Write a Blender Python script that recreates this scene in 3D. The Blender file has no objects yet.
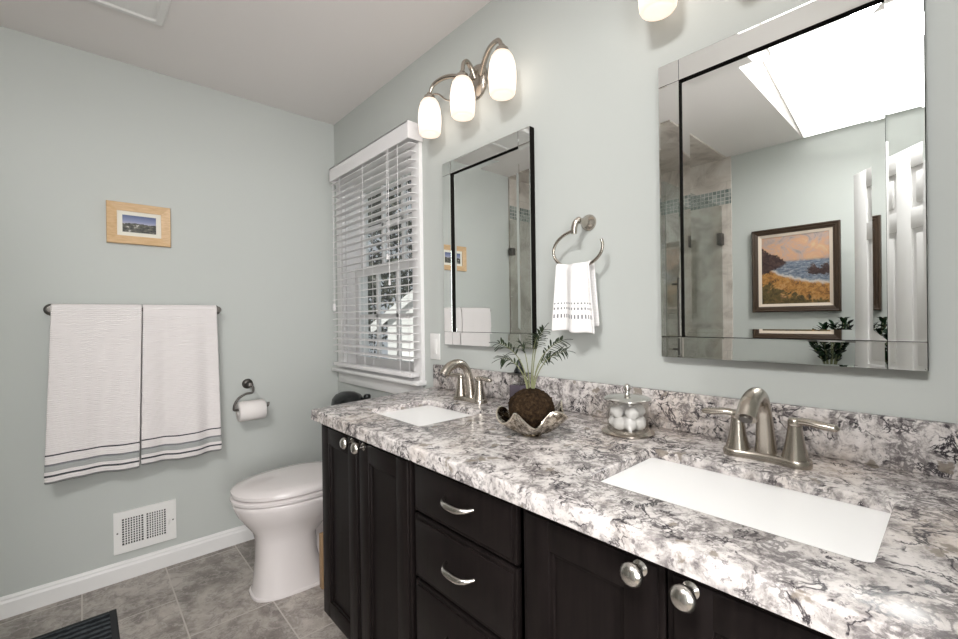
import bpy, bmesh, math, random
from mathutils import Vector, Matrix, noise

random.seed(7)
PI = math.pi
S = bpy.context.scene
C = S.collection

# ------------------------------------------------------------------ camera
CAM_H, FPX = 1.205, 436.95
YAW, PITCH, ROLL = math.radians(42.236), math.radians(-0.137), math.radians(-0.773)
a = Vector((math.sin(YAW)*math.cos(PITCH), math.cos(YAW)*math.cos(PITCH), math.sin(PITCH)))
r = Vector((math.cos(YAW), -math.sin(YAW), 0))
u = r.cross(a)
r2 = r*math.cos(ROLL) + u*math.sin(ROLL)
u2 = u*math.cos(ROLL) - r*math.sin(ROLL)
cam = bpy.data.cameras.new('camera')
cam.sensor_width = 36
cam.lens = FPX/958*36
cam.clip_start = .02
camo = bpy.data.objects.new('camera', cam)
C.objects.link(camo)
M4 = Matrix.Identity(4)
for i in range(3):
    M4[i][0], M4[i][1], M4[i][2] = r2[i], u2[i], -a[i]
M4[0][3], M4[1][3], M4[2][3] = 0, 0, CAM_H
camo.matrix_world = M4
S.camera = camo

# ------------------------------------------------------------------ light
S.view_settings.view_transform = 'Standard'
S.view_settings.look = 'None'
S.view_settings.gamma = 1
S.view_settings.use_curve_mapping = False
S.view_settings.exposure = -0.3
w = bpy.data.worlds.new('world')
S.world = w
w.use_nodes = True
bg = w.node_tree.nodes['Background']
bg.inputs[0].default_value = (.90, .94, 1, 1)
bg.inputs[1].default_value = .65

def light(name, kind, loc, direction, power, color=(1, 1, 1), size=1, size_y=None):
    d = bpy.data.lights.new(name, kind)
    d.energy = power
    d.color = color
    if kind == 'AREA':
        d.shape = 'RECTANGLE'
        d.size = size
        d.size_y = size_y or size
    if kind == 'SUN':
        d.angle = size
    o = bpy.data.objects.new(name, d)
    C.objects.link(o)
    o.location = loc
    o.rotation_euler = Vector(direction).to_track_quat('-Z', 'Y').to_euler()
    return o
light('sun', 'SUN', (0, 0, 20), (.45, .62, -.75), 5.0, (1, .97, .92), .01)
# daylight falling through the skylight over the entrance
light('skylight', 'AREA', (-.885, .325, 2.525), (.19, 0, -.98), 5, (1, .99, .985), .79, .99)
light('skylight', 'AREA', (-.62, .13, 2.50), (.36, .14, -.92), 40, (1, .99, .985), .38, .38)
light('hall_fill', 'AREA', (-.45, -1.35, 1.35), (.42, 1, .42), 105, (1, .985, .985), 1.5, 1.5)  # added fill lamp behind the camera, brightens the room through the doorway

# ------------------------------------------------------------------ materials
def mat(name, color=(.8, .8, .8), rough=.5, metal=0, spec=.5, trans=0, ior=1.45, emit=None, estr=0, coat=0, sheen=0):
    m = bpy.data.materials.new(name)
    m.use_nodes = True
    b = m.node_tree.nodes['Principled BSDF']
    b.inputs['Base Color'].default_value = (*color, 1)
    b.inputs['Roughness'].default_value = rough
    b.inputs['Metallic'].default_value = metal
    b.inputs['Specular IOR Level'].default_value = spec
    b.inputs['Transmission Weight'].default_value = trans
    b.inputs['IOR'].default_value = ior
    b.inputs['Coat Weight'].default_value = coat
    b.inputs['Sheen Weight'].default_value = sheen
    if emit:
        b.inputs['Emission Color'].default_value = (*emit, 1)
        b.inputs['Emission Strength'].default_value = estr
    return m

class NT:
    """small node-building helper"""
    def __init__(s, m):
        s.t = m.node_tree
        s.b = s.t.nodes['Principled BSDF']
        s.co = s.t.nodes.new('ShaderNodeTexCoord').outputs['Object']
    def n(s, typ, ins=None, **kw):
        nd = s.t.nodes.new(typ)
        for k, v in kw.items():
            setattr(nd, k, v)
        for k, v in (ins or {}).items():
            if hasattr(v, 'is_output'):
                s.t.links.new(v, nd.inputs[k])
            else:
                nd.inputs[k].default_value = v
        return nd
    def mapping(s, scale=(1, 1, 1), rot=(0, 0, 0), src=None, loc=(0, 0, 0)):
        return s.n('ShaderNodeMapping', {'Vector': src or s.co, 'Scale': scale, 'Rotation': rot, 'Location': loc}).outputs[0]
    def noise(s, vec, scale, detail=4, rough=.5, dist=0):
        return s.n('ShaderNodeTexNoise', {'Vector': vec, 'Scale': scale, 'Detail': detail, 'Roughness': rough, 'Distortion': dist})
    def ramp(s, fac, stops, interp='LINEAR'):
        nd = s.n('ShaderNodeValToRGB', {'Fac': fac})
        cr = nd.color_ramp
        cr.interpolation = interp
        while len(cr.elements) < len(stops):
            cr.elements.new(.5)
        for e, (p, c) in zip(cr.elements, stops):
            e.position = p
            e.color = (c, c, c, 1) if not isinstance(c, tuple) else (*c, 1)
        return nd.outputs[0]
    def mix(s, fac, c1, c2, mode='MIX'):
        nd = s.t.nodes.new('ShaderNodeMix')
        nd.data_type = 'RGBA'
        nd.blend_type = mode
        for i, v in ((0, fac), (6, c1), (7, c2)):
            if hasattr(v, 'is_output'):
                s.t.links.new(v, nd.inputs[i])
            elif i == 0:
                nd.inputs[0].default_value = v
            else:
                nd.inputs[i].default_value = (*v, 1)
        return nd.outputs[2]
    def math(s, op, a_, b_=0.0, clamp=False):
        nd = s.t.nodes.new('ShaderNodeMath')
        nd.operation = op
        nd.use_clamp = clamp
        for i, v in ((0, a_), (1, b_)):
            if hasattr(v, 'is_output'):
                s.t.links.new(v, nd.inputs[i])
            else:
                nd.inputs[i].default_value = v
        return nd.outputs[0]
    def xyz(s, src=None):
        return s.n('ShaderNodeSeparateXYZ', {0: src or s.co}).outputs
    def color(s, c):
        s.t.links.new(c, s.b.inputs['Base Color'])
    def rough(s, c):
        s.t.links.new(c, s.b.inputs['Roughness'])
    def bump(s, h, strength=.2, dist=.002):
        nd = s.n('ShaderNodeBump', {'Height': h, 'Strength': strength, 'Distance': dist})
        s.t.links.new(nd.outputs[0], s.b.inputs['Normal'])

M = {}
def wallpaint(name, col):
    m = mat(name, col, .55, spec=.3)
    t = NT(m)
    n = t.noise(t.co, 140, 3)
    t.bump(n.outputs[0], .06, .001)
    return m
M['wall'] = wallpaint('sage_paint', (.528, .549, .526))
M['ceil'] = wallpaint('ceiling_paint', (.82, .785, .765))
M['trim'] = mat('white_trim', (.80, .79, .78), .35)
M['white_plastic'] = mat('white_plastic', (.82, .81, .79), .35)
M['blind'] = mat('blind_white', (.80, .78, .78), .4)
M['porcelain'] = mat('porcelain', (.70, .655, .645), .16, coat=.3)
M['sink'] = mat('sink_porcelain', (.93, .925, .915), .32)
M['nickel'] = mat('brushed_nickel', (.50, .455, .40), .27, 1)
M['nickel_dark'] = mat('dark_nickel', (.15, .14, .13), .42, 1)
M['chrome'] = mat('knob_steel', (.62, .60, .57), .22, 1)
M['mirror'] = mat('mirror_glass', (.93, .95, .94), 0, 1)
M['black'] = mat('mirror_edge', (.010, .009, .008), .9, spec=.03)
M['black_gloss'] = mat('black_gloss', (.01, .012, .012), .25)
M['gold_edge'] = mat('pale_edge', (.72, .70, .62), .2, 1)
M['glass'] = mat('clear_glass', (.95, .97, .96), .0, trans=1, ior=1.45)
M['dark_void'] = mat('duct_shade', (.02, .018, .018), .9)

def thin_glass(name, tint, refl):
    m = bpy.data.materials.new(name)
    m.use_nodes = True
    t = m.node_tree
    t.nodes.remove(t.nodes['Principled BSDF'])
    out = t.nodes['Material Output']
    tr = t.nodes.new('ShaderNodeBsdfTransparent')
    tr.inputs[0].default_value = (*tint, 1)
    gl = t.nodes.new('ShaderNodeBsdfGlossy')
    gl.inputs['Roughness'].default_value = 0
    mx = t.nodes.new('ShaderNodeMixShader')
    mx.inputs[0].default_value = refl
    t.links.new(tr.outputs[0], mx.inputs[1])
    t.links.new(gl.outputs[0], mx.inputs[2])
    t.links.new(mx.outputs[0], out.inputs[0])
    return m
M['pane'] = thin_glass('window_glass', (.93, .95, .95), .06)
M['shower_glass'] = thin_glass('shower_glass', (.88, .90, .885), .14)
M['jar_glass'] = thin_glass('jar_glass', (.93, .93, .92), .10)

# espresso cabinet wood
m = M['wood'] = mat('espresso_wood', (.012, .009, .008), .38, spec=.14)
t = NT(m)
n = t.noise(t.mapping((30, 30, 2.2)), 3, 5, .6)
t.color(t.ramp(n.outputs[0], [(.3, (.006, .0045, .0045)), (.7, (.012, .0090, .0085))]))
t.rough(t.ramp(n.outputs[0], [(.3, .36), (.7, .46)]))

# granite
def granite():
    m = mat('granite', (.7, .7, .7), .20, spec=.26)
    t = NT(m)
    warp = t.noise(t.co, 14, 3, .5)
    co = t.n('ShaderNodeMix', {0: .025, 4: t.co, 5: warp.outputs['Color']}, data_type='VECTOR').outputs[1]
    base_n = t.noise(co, 30, 8, .68, .35)
    base = t.ramp(base_n.outputs[0], [(.36, (.20, .182, .182)), (.44, (.40, .37, .355)), (.515, (.62, .58, .56)), (.66, (.72, .68, .66))])
    # warm drift
    wn = t.noise(co, 5, 3)
    base = t.mix(t.ramp(wn.outputs[0], [(.52, 0.0), (.72, .45)]), base, (.70, .59, .50))
    # fine dark speckle
    fn = t.noise(co, 95, 5, .7, .3)
    base = t.mix(t.ramp(fn.outputs[0], [(.36, .75), (.45, 0.0)]), base, (.13, .115, .12))
    # thin black veins: contour lines of a noise field, broken up by a mask
    def vein(scale, width, mscale, lo, hi, seed):
        v = t.noise(t.mapping((1, 1, 1), src=co, loc=(seed, seed*2, seed*.7)), scale, 6, .6, .5)
        d = t.math('ABSOLUTE', t.math('SUBTRACT', v.outputs[0], .5))
        l = t.ramp(d, [(0, 1.0), (width, .85), (width*2.2, 0.0)])
        k = t.noise(t.mapping(src=co, loc=(seed*3, 1, seed)), mscale, 3)
        return t.math('MULTIPLY', l, t.ramp(k.outputs[0], [(lo, 0.0), (hi, 1.0)]))
    base = t.mix(vein(12, .009, 12, .52, .58, 3.1), base, (.018, .016, .02))
    base = t.mix(vein(22, .014, 16, .50, .57, 7.7), base, (.035, .03, .036))
    base = t.mix(t.math('MULTIPLY', vein(48, .03, 14, .44, .56, 1.3), .75), base, (.11, .098, .10))
    # grey-brown crystals
    cq = t.n('ShaderNodeMix', {0: .022, 4: co, 5: t.noise(t.co, 75, 4).outputs['Color']}, data_type='VECTOR').outputs[1]
    vo = t.n('ShaderNodeTexVoronoi', {'Vector': cq, 'Scale': 44, 'Randomness': 1.0})
    ve = t.n('ShaderNodeTexVoronoi', {'Vector': cq, 'Scale': 44, 'Randomness': 1.0}, feature='DISTANCE_TO_EDGE')
    sp = t.n('ShaderNodeSeparateColor', {0: vo.outputs['Color']}).outputs[0]
    cr = t.math('MULTIPLY', t.math('GREATER_THAN', sp, .962), t.ramp(ve.outputs['Distance'], [(.03, 0.0), (.16, .85)]))
    base = t.mix(cr, base, (.235, .20, .165))
    t.color(base)
    return m
M['granite'] = granite()

# floor tiles: 0.305 x 0.61 m slate-look porcelain
def floor_mat():
    m = mat('floor_tile', (.3, .28, .27), .38)
    t = NT(m)
    co = t.mapping(rot=(0, 0, PI/2), loc=(0, -.29, 0))
    br = t.n('ShaderNodeTexBrick', {'Vector': t.mapping(rot=(0, 0, 0), src=t.n('ShaderNodeCombineXYZ', {0: t.math('ADD', t.xyz()[1], -2.30), 1: t.math('ADD', t.xyz()[0], -.29 + 3.05), 2: 0.0}).outputs[0]),
        'Scale': 1.0, 'Mortar Size': .0030, 'Mortar Smooth': .2, 'Brick Width': .61, 'Row Height': .305,
        'Color1': (.0, .0, .0, 1), 'Color2': (1, 1, 1, 1), 'Mortar': (.5, .5, .5, 1)}, offset=.5)
    w_ = t.noise(t.co, 3.2, 4)
    cw = t.n('ShaderNodeMix', {0: .07, 4: t.co, 5: w_.outputs['Color']}, data_type='VECTOR').outputs[1]
    n1 = t.noise(t.mapping((1, .7, 1), src=cw, rot=(0, 0, .6)), 8.5, 10, .68, .35)
    c = t.ramp(n1.outputs[0], [(.28, (.15, .130, .118)), (.45, (.27, .240, .215)), (.56, (.40, .36, .325)), (.72, (.50, .46, .42))])
    n2 = t.noise(t.mapping(src=cw, loc=(4, 2, 0)), 13, 7, .65, .4)
    d = t.math('ABSOLUTE', t.math('SUBTRACT', n2.outputs[0], .5))
    c = t.mix(t.ramp(d, [(0, .5), (.018, .32), (.05, 0.0)]), c, (.52, .48, .44))
    n3 = t.noise(t.mapping(src=cw, loc=(9, 5, 0)), 10, 7, .65, .4)
    d3 = t.math('ABSOLUTE', t.math('SUBTRACT', n3.outputs[0], .48))
    c = t.mix(t.ramp(d3, [(0, .42), (.012, .30), (.035, 0.0)]), c, (.12, .10, .095))
    tone = t.mix(.22, c, br.outputs['Color'], 'OVERLAY')
    c = t.mix(br.outputs['Fac'], tone, (.50, .46, .42))
    t.color(c)
    t.bump(t.math('SUBTRACT', n1.outputs[0], br.outputs['Fac']), .12, .002)
    return m
M['floor'] = floor_mat()

# shower wall tile
m = M['shower_tile'] = mat('shower_tile', (.5, .45, .4), .3)
t = NT(m)
n = t.noise(t.co, 5, 7, .62, 1)
c = t.ramp(n.outputs[0], [(.3, (.36, .31, .275)), (.5, (.58, .525, .475)), (.68, (.68, .635, .59))])
xs = t.xyz()
hor = t.math('ADD', xs[0], xs[1])
br = t.n('ShaderNodeTexBrick', {'Vector': t.n('ShaderNodeCombineXYZ', {0: hor, 1: t.math('ADD', xs[2], .06), 2: 0.0}).outputs[0], 'Scale': 1.0, 'Mortar Size': .002,
    'Brick Width': .33, 'Row Height': .33, 'Mortar Smooth': .1}, offset=.5)
t.color(t.mix(br.outputs['Fac'], c, (.50, .46, .42)))
m = M['mosaic'] = mat('mosaic_tile', (.3, .4, .4), .15)
t = NT(m)
xs = t.xyz()
vec = t.n('ShaderNodeCombineXYZ', {0: t.math('ADD', xs[0], xs[1]), 1: xs[2], 2: 0.0}).outputs[0]
br = t.n('ShaderNodeTexBrick', {'Vector': vec, 'Scale': 1.0, 'Mortar Size': .0025, 'Brick Width': .03, 'Row Height': .03,
    'Color1': (.15, .18, .17, 1), 'Color2': (.36, .39, .37, 1), 'Mortar': (.55, .53, .50, 1)}, offset=0)
t.color(br.outputs['Color'])

# towels (woven white cotton, striped hems measured up from the hem)
def towel_mat(name, hem, stripes, dots=None):
    m = mat(name, (.8, .77, .76), .85, spec=.1, sheen=.25)
    t = NT(m)
    uv = t.t.nodes.new('ShaderNodeUVMap').outputs[0]
    us = t.xyz(uv)
    base = (.80, .757, .75)
    stops = []
    for p, c in stripes:
        stops.append((p/hem, c))
    col = t.ramp(t.math('DIVIDE', us[1], hem), stops, 'CONSTANT')
    if dots:
        for (zc, h_) in dots:
            fr = t.math('FRACT', t.math('MULTIPLY', us[0], 60.0))
            inx = t.math('MULTIPLY', t.math('GREATER_THAN', fr, .28), t.math('LESS_THAN', fr, .72))
            inz = t.math('LESS_THAN', t.math('ABSOLUTE', t.math('SUBTRACT', us[1], zc)), h_)
            col = t.mix(t.math('MULTIPLY', inx, inz), col, (.20, .20, .215))
    t.color(col)
    wv = t.n('ShaderNodeTexWave', {'Vector': t.n('ShaderNodeCombineXYZ', {0: 0.0, 1: us[1], 2: 0.0}).outputs[0], 'Scale': 36.0, 'Distortion': .6, 'Detail': 2.0, 'Detail Scale': 3.0}, bands_direction='Y')
    t.bump(wv.outputs[0], .12 if dots else .42, .0035)
    return m
WH = (.80, .757, .75)
M['towel'] = towel_mat('striped_towel', .5, [(0, (.22, .225, .22)), (.008, WH), (.028, (.07, .075, .08)), (.036, WH), (.050, (.40, .41, .405)), (.074, (.20, .205, .21)),
    (.081, WH), (.114, (.06, .06, .065)), (.121, WH)])
M['hand_towel'] = towel_mat('dotted_towel', .5, [(0, (.86, .84, .83)), (.1, (.86, .84, .83))], [(.048, .006), (.072, .0035), (.088, .0025)])

m = M['rug'] = mat('charcoal_rug', (.03, .033, .036), .95, spec=.05)
t = NT(m)
wv = t.n('ShaderNodeTexWave', {'Vector': t.co, 'Scale': 9.0, 'Distortion': 2.2, 'Detail': 3.0, 'Detail Scale': 6.0}, bands_direction='Y')
t.color(t.ramp(wv.outputs[0], [(.2, (.025, .029, .033)), (.8, (.080, .090, .098))]))
t.bump(wv.outputs[0], .8, .008)
M['rug_edge'] = mat('rug_binding', (.028, .030, .032), .9)

m = M['oak'] = mat('pale_oak', (.55, .36, .19), .45)
t = NT(m)
n = t.noise(t.mapping((4, 30, 30)), 6, 4)
t.color(t.ramp(n.outputs[0], [(.3, (.56, .36, .18)), (.7, (.68, .47, .27))]))
M['mat_board'] = mat('mat_board', (.78, .75, .66), .7)
M['tan_wood'] = mat('tan_wood', (.34, .22, .12), .5)

# small landscape print
m = M['print'] = mat('landscape_print', (.3, .3, .4), .3)
t = NT(m)
xs = t.xyz()
n = t.noise(t.mapping((26, 1, 60)), 1.6, 5, .6)
sky = t.ramp(t.math('ADD', t.math('MULTIPLY', xs[2], 18.0), .3), [(.25, (.42, .42, .50)), (.55, (.23, .26, .42)), (.95, (.10, .13, .25))])
land = t.ramp(n.outputs[0], [(.35, (.015, .017, .018)), (.52, (.10, .10, .085)), (.60, (.16, .15, .12)), (.66, (.75, .73, .70))])
edge = t.math('GREATER_THAN', t.math('ADD', xs[2], t.math('MULTIPLY', n.outputs[0], .02)), .012)
t.color(t.mix(edge, land, sky))

# seascape painting (x across: local y, z up), generic beach and headland
m = M['seascape'] = mat('seascape_canvas', (.5, .4, .3), .5)
t = NT(m)
xs = t.xyz()
X = t.math('MULTIPLY', xs[1], -1/.40)       # -.5 (left, seen from the room) .. .5
Z = t.math('MULTIPLY', xs[2], 1/.47)
nw = t.noise(t.co, 11, 7, .66, .8)
nn = t.math('SUBTRACT', nw.outputs[0], .5)
nf = t.noise(t.co, 34, 6, .7, .5)
n2 = t.math('SUBTRACT', nf.outputs[0], .5)
sky = t.ramp(nw.outputs[0], [(.34, (.25, .23, .235)), (.44, (.42, .32, .28)), (.54, (.55, .31, .19)), (.66, (.56, .40, .25))])
nb = t.noise(t.mapping((1, 6, 22)), 5, 6, .65)
sea = t.ramp(nb.outputs[0], [(.36, (.075, .095, .14)), (.52, (.17, .20, .25)), (.62, (.30, .32, .35)), (.72, (.55, .53, .50))])
def soft(v, wd):            # 0 below -wd, 1 above +wd
    return t.ramp(t.math('ADD', t.math('MULTIPLY', v, .5/wd), .5), [(0, 0.0), (1, 1.0)])
c = t.mix(soft(t.math('ADD', t.math('SUBTRACT', Z, .13), t.math('MULTIPLY', n2, .03)), .02), sea, sky)
shore = t.math('ADD', t.math('ADD', t.math('MULTIPLY', X, -.30), t.math('MULTIPLY', t.math('POWER', t.math('ABSOLUTE', X), 2.0), .3)), t.math('ADD', t.math('MULTIPLY', nn, .12), t.math('MULTIPLY', n2, .10)))
lim = t.math('SUBTRACT', t.math('SUBTRACT', shore, .15), Z)
sand = t.ramp(nf.outputs[0], [(.34, (.11, .05, .02)), (.46, (.30, .135, .035)), (.56, (.44, .22, .06)), (.68, (.46, .27, .13))])
c = t.mix(soft(t.math('ADD', lim, .030), .02), c, (.58, .53, .48))
c = t.mix(soft(lim, .02), c, sand)
hl = t.math('ADD', t.math('SUBTRACT', .06, t.math('MULTIPLY', X, .55)), t.math('ADD', t.math('MULTIPLY', nn, .25), t.math('MULTIPLY', n2, .15)))
dark = t.ramp(nf.outputs[0], [(.35, (.025, .013, .013)), (.6, (.075, .042, .038)), (.72, (.13, .08, .06))])
hm = t.math('MULTIPLY', soft(t.math('SUBTRACT', hl, Z), .012), t.math('MULTIPLY', soft(t.math('SUBTRACT', -.02, X), .02), soft(t.math('SUBTRACT', Z, t.math('ADD', t.math('MULTIPLY', X, .42), t.math('ADD', .14, t.math('MULTIPLY', n2, .12)))), .015)))
c = t.mix(hm, c, dark)
rk = t.math('MULTIPLY', soft(t.math('SUBTRACT', X, t.math('ADD', .2, t.math('MULTIPLY', n2, .35))), .02), soft(t.math('SUBTRACT', .052, t.math('ABSOLUTE', t.math('SUBTRACT', Z, t.math('ADD', -.03, t.math('ADD', t.math('MULTIPLY', nn, .25), t.math('MULTIPLY', n2, .2)))))), .012))
c = t.mix(rk, c, dark)
fgm = soft(t.math('SUBTRACT', t.math('SUBTRACT', -.36, t.math('MULTIPLY', X, .34)), t.math('ADD', Z, t.math('ADD', t.math('MULTIPLY', nn, .6), t.math('MULTIPLY', n2, .4)))), .03)
c = t.mix(t.math('MULTIPLY', fgm, .9), c, t.ramp(nf.outputs[0], [(.4, (.035, .028, .012)), (.55, (.09, .075, .025)), (.66, (.16, .08, .04))]))
t.color(c)
M['dark_frame'] = mat('walnut_frame', (.05, .03, .018), .4)
M['liner'] = mat('linen_liner', (.66, .56, .47), .7)

m = M['moss'] = mat('moss_ball', (.035, .022, .012), .95, spec=.1)
t = NT(m)
n = t.noise(t.co, 120, 5, .7)
t.color(t.ramp(n.outputs[0], [(.35, (.012, .008, .005)), (.55, (.045, .027, .014)), (.72, (.10, .065, .035))]))
t.bump(n.outputs[0], 1.0, .01)
M['leaf'] = mat('palm_leaf', (.030, .048, .022), .5)
M['stem'] = mat('plant_stem', (.17, .18, .09), .5)
M['zz_leaf'] = mat('glossy_leaf', (.012, .035, .015), .25)
m = M['silver'] = mat('antique_silver', (.66, .60, .50), .2, 1)
t = NT(m)
n = t.noise(t.co, 90, 4, .6)
t.color(t.ramp(n.outputs[0], [(.4, (.20, .17, .13)), (.58, (.78, .73, .64))]))
t.bump(n.outputs[0], .5, .004)
m = M['cotton'] = mat('cotton', (.90, .885, .88), .95, spec=.05, sheen=.4)
t = NT(m)
n = t.noise(t.co, 90, 4, .6)
t.bump(n.outputs[0], .4, .004)
m = M['paper'] = mat('tissue', (.82, .78, .76), .9, spec=.05)
M['violet_glass'] = mat('violet_bottle_base', (.09, .075, .095), .25)

# frosted lamp shade, lit from inside by a warm bulb (brighter around the bulb)
def shade_mat():
    m = mat('opal_glass', (.22, .20, .18), .3)
    t = NT(m)
    xs = t.xyz()
    zc = t.math('ABSOLUTE', t.math('ADD', xs[2], .085))
    core = t.ramp(t.math('MULTIPLY', zc, 9.0), [(0, (1, .87, .76)), (.5, (1, .83, .69)), (1, (1, .75, .57))])
    st = t.ramp(t.math('MULTIPLY', zc, 9.0), [(0, 1.0), (.5, .7), (1, .42)])
    t.t.links.new(core, t.b.inputs['Emission Color'])
    t.t.links.new(t.math('MULTIPLY', st, 2.1), t.b.inputs['Emission Strength'])
    return m
M['shade'] = shade_mat()

# outdoors
M['siding'] = mat('white_siding', (.80, .79, .76), .6)
t = NT(M['siding'])
xs = t.xyz()
fr = t.math('FRACT', t.math('MULTIPLY', xs[2], 6.0))
t.color(t.ramp(fr, [(0, (.55, .54, .52)), (.12, (.80, .79, .76))]))
M['shingle'] = mat('roof_shingle', (.30, .29, .29), .8)
M['dark_win'] = mat('house_window', (.05, .055, .06), .15)
def leafmat(name, c1, c2):
    m = mat(name, c1, .6)
    t = NT(m)
    n = t.noise(t.co, 3, 4)
    t.color(t.ramp(n.outputs[0], [(.35, c1), (.65, c2)]))
    return m
M['tree_a'] = leafmat('tree_leaves', (.022, .028, .020), (.07, .078, .055))
M['tree_b'] = leafmat('tree_leaves_pale', (.05, .055, .04), (.13, .135, .105))
M['bark'] = mat('bark', (.06, .05, .042), .9)
m = M['grass'] = leafmat('lawn', (.05, .07, .03), (.10, .12, .05))
M['carpet'] = mat('hall_floor', (.45, .40, .34), .9)

# ------------------------------------------------------------------ geometry helpers
def B():
    return bmesh.new()
def box(bm, lo, hi, bev=0, seg=2):
    res = bmesh.ops.create_cube(bm, size=1)
    vs = res['verts']
    for v in vs:
        v.co = Vector((lo[i] + (hi[i]-lo[i])*(v.co[i]+.5) for i in range(3)))
    if bev:
        es = list({e for v in vs for e in v.link_edges})
        bmesh.ops.bevel(bm, geom=es, offset=bev, segments=seg, profile=.5, affect='EDGES')
    return bm
def tube(bm, pts, rad, seg=12, cap=True, up=None, flat=1.0):
    pts = [Vector(p) for p in pts]
    n = len(pts)
    rs = rad if isinstance(rad, (list, tuple)) else [rad]*n
    rings = []
    prev = None
    for i, p in enumerate(pts):
        tg = (pts[min(i+1, n-1)] - pts[max(i-1, 0)]).normalized()
        if prev is None:
            ref = Vector(up) if up else (Vector((0, 0, 1)) if abs(tg.z) < .9 else Vector((1, 0, 0)))
        else:
            ref = prev
        nx = (ref - tg*ref.dot(tg)).normalized()
        ny = tg.cross(nx)
        prev = nx
        ring = [bm.verts.new(p + (nx*math.cos(2*PI*k/seg)*flat + ny*math.sin(2*PI*k/seg))*rs[i]) for k in range(seg)]
        rings.append(ring)
    for i in range(n-1):
        for k in range(seg):
            bm.faces.new((rings[i][k], rings[i][(k+1) % seg], rings[i+1][(k+1) % seg], rings[i+1][k]))
    if cap:
        bm.faces.new(rings[0][::-1])
        bm.faces.new(rings[-1])
    return bm
def lathe(bm, prof, o=(0, 0, 0), seg=32, axis='Z', sx=1, sy=1):
    """prof: (radius, height) pairs"""
    o = Vector(o)
    rings = []
    def place(x, y, z):
        if axis == 'Z':
            return o + Vector((x, y, z))
        if axis == '-X':
            return o + Vector((-z, x, y))
        if axis == 'X':
            return o + Vector((z, x, y))
        if axis == '-Y':
            return o + Vector((x, -z, y))
    for rr, h in prof:
        if rr < 1e-6:
            rings.append([bm.verts.new(place(0, 0, h))])
        else:
            rings.append([bm.verts.new(place(rr*sx*math.cos(2*PI*k/seg), rr*sy*math.sin(2*PI*k/seg), h)) for k in range(seg)])
    for A, D in zip(rings[:-1], rings[1:]):
        for k in range(seg):
            k2 = (k+1) % seg
            if len(A) == 1 and len(D) == 1:
                continue
            if len(A) == 1:
                bm.faces.new((A[0], D[k2], D[k]))
            elif len(D) == 1:
                bm.faces.new((A[k], A[k2], D[0]))
            else:
                bm.faces.new((A[k], A[k2], D[k2], D[k]))
    return bm
def loft(bm, secs, cap=True):
    rings = [[bm.verts.new(p) for p in s] for s in secs]
    n = len(rings[0])
    for A, D in zip(rings[:-1], rings[1:]):
        for k in range(n):
            bm.faces.new((A[k], A[(k+1) % n], D[(k+1) % n], D[k]))
    if cap:
        bm.faces.new(rings[0][::-1])
        bm.faces.new(rings[-1])
    return bm
def quad(bm, *ps):
    return bm.faces.new([bm.verts.new(p) for p in ps])
def bez(p0, p1, p2, p3, n=12):
    p0, p1, p2, p3 = map(Vector, (p0, p1, p2, p3))
    return [p0*(1-s)**3 + p1*3*s*(1-s)**2 + p2*3*s*s*(1-s) + p3*s**3 for s in [i/n for i in range(n+1)]]
def spline(pts, n=8):
    """Catmull-Rom through points"""
    P = [Vector(p) for p in pts]
    P = [P[0]*2-P[1]] + P + [P[-1]*2-P[-2]]
    out = []
    for i in range(1, len(P)-2):
        for j in range(n):
            s = j/n
            out.append(.5*((2*P[i]) + (P[i+1]-P[i-1])*s + (2*P[i-1]-5*P[i]+4*P[i+1]-P[i+2])*s*s + (3*P[i]-P[i-1]-3*P[i+1]+P[i+2])*s**3))
    out.append(P[-2])
    return out
def root_of(o):
    while o.parent:
        o = o.parent
    return o
def obj(name, bm, m, parent=None, smooth=True, angle=40, world=False):
    """world=True: vertices were given in world space; shift them to the thing's base"""
    if parent is not None and world:
        off = root_of(parent).location
        bmesh.ops.translate(bm, verts=bm.verts, vec=-Vector(off))
    bmesh.ops.recalc_face_normals(bm, faces=bm.faces)
    me = bpy.data.meshes.new(name)
    bm.to_mesh(me)
    bm.free()
    if smooth:
        me.polygons.foreach_set('use_smooth', [True]*len(me.polygons))
        me.set_sharp_from_angle(angle=math.radians(angle))
    me.materials.append(m)
    o = bpy.data.objects.new(name, me)
    C.objects.link(o)
    if parent is not None:
        o.parent = parent
    return o
def tag(o, label, cat, group=None, kind=None):
    o['label'] = label
    o['category'] = cat
    if group:
        o['group'] = group
    if kind:
        o['kind'] = kind
    return o
def thing(name, loc, label, cat, group=None, rz=0):
    o = bpy.data.objects.new(name, None)
    o.empty_display_size = .05
    C.objects.link(o)
    o.location = loc
    o.rotation_euler = (0, 0, rz)
    return tag(o, label, cat, group)
def move_base(o, loc):
    """give a one-mesh thing its origin at its base"""
    loc = Vector(loc)
    o.data.transform(Matrix.Translation(-loc))
    o.location = loc
    return o
def struct(name, bm, m, parent=None, smooth=False, label=None):
    o = obj(name, bm, m, parent, smooth)
    if parent is None:
        o['kind'] = 'structure'
        if label:
            o['label'] = label
    return o
def copy_tree(o, parent=None):
    c = o.copy()
    C.objects.link(c)
    if parent is not None:
        c.parent = parent
    for ch in list(o.children):
        copy_tree(ch, c)
    return c

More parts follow.
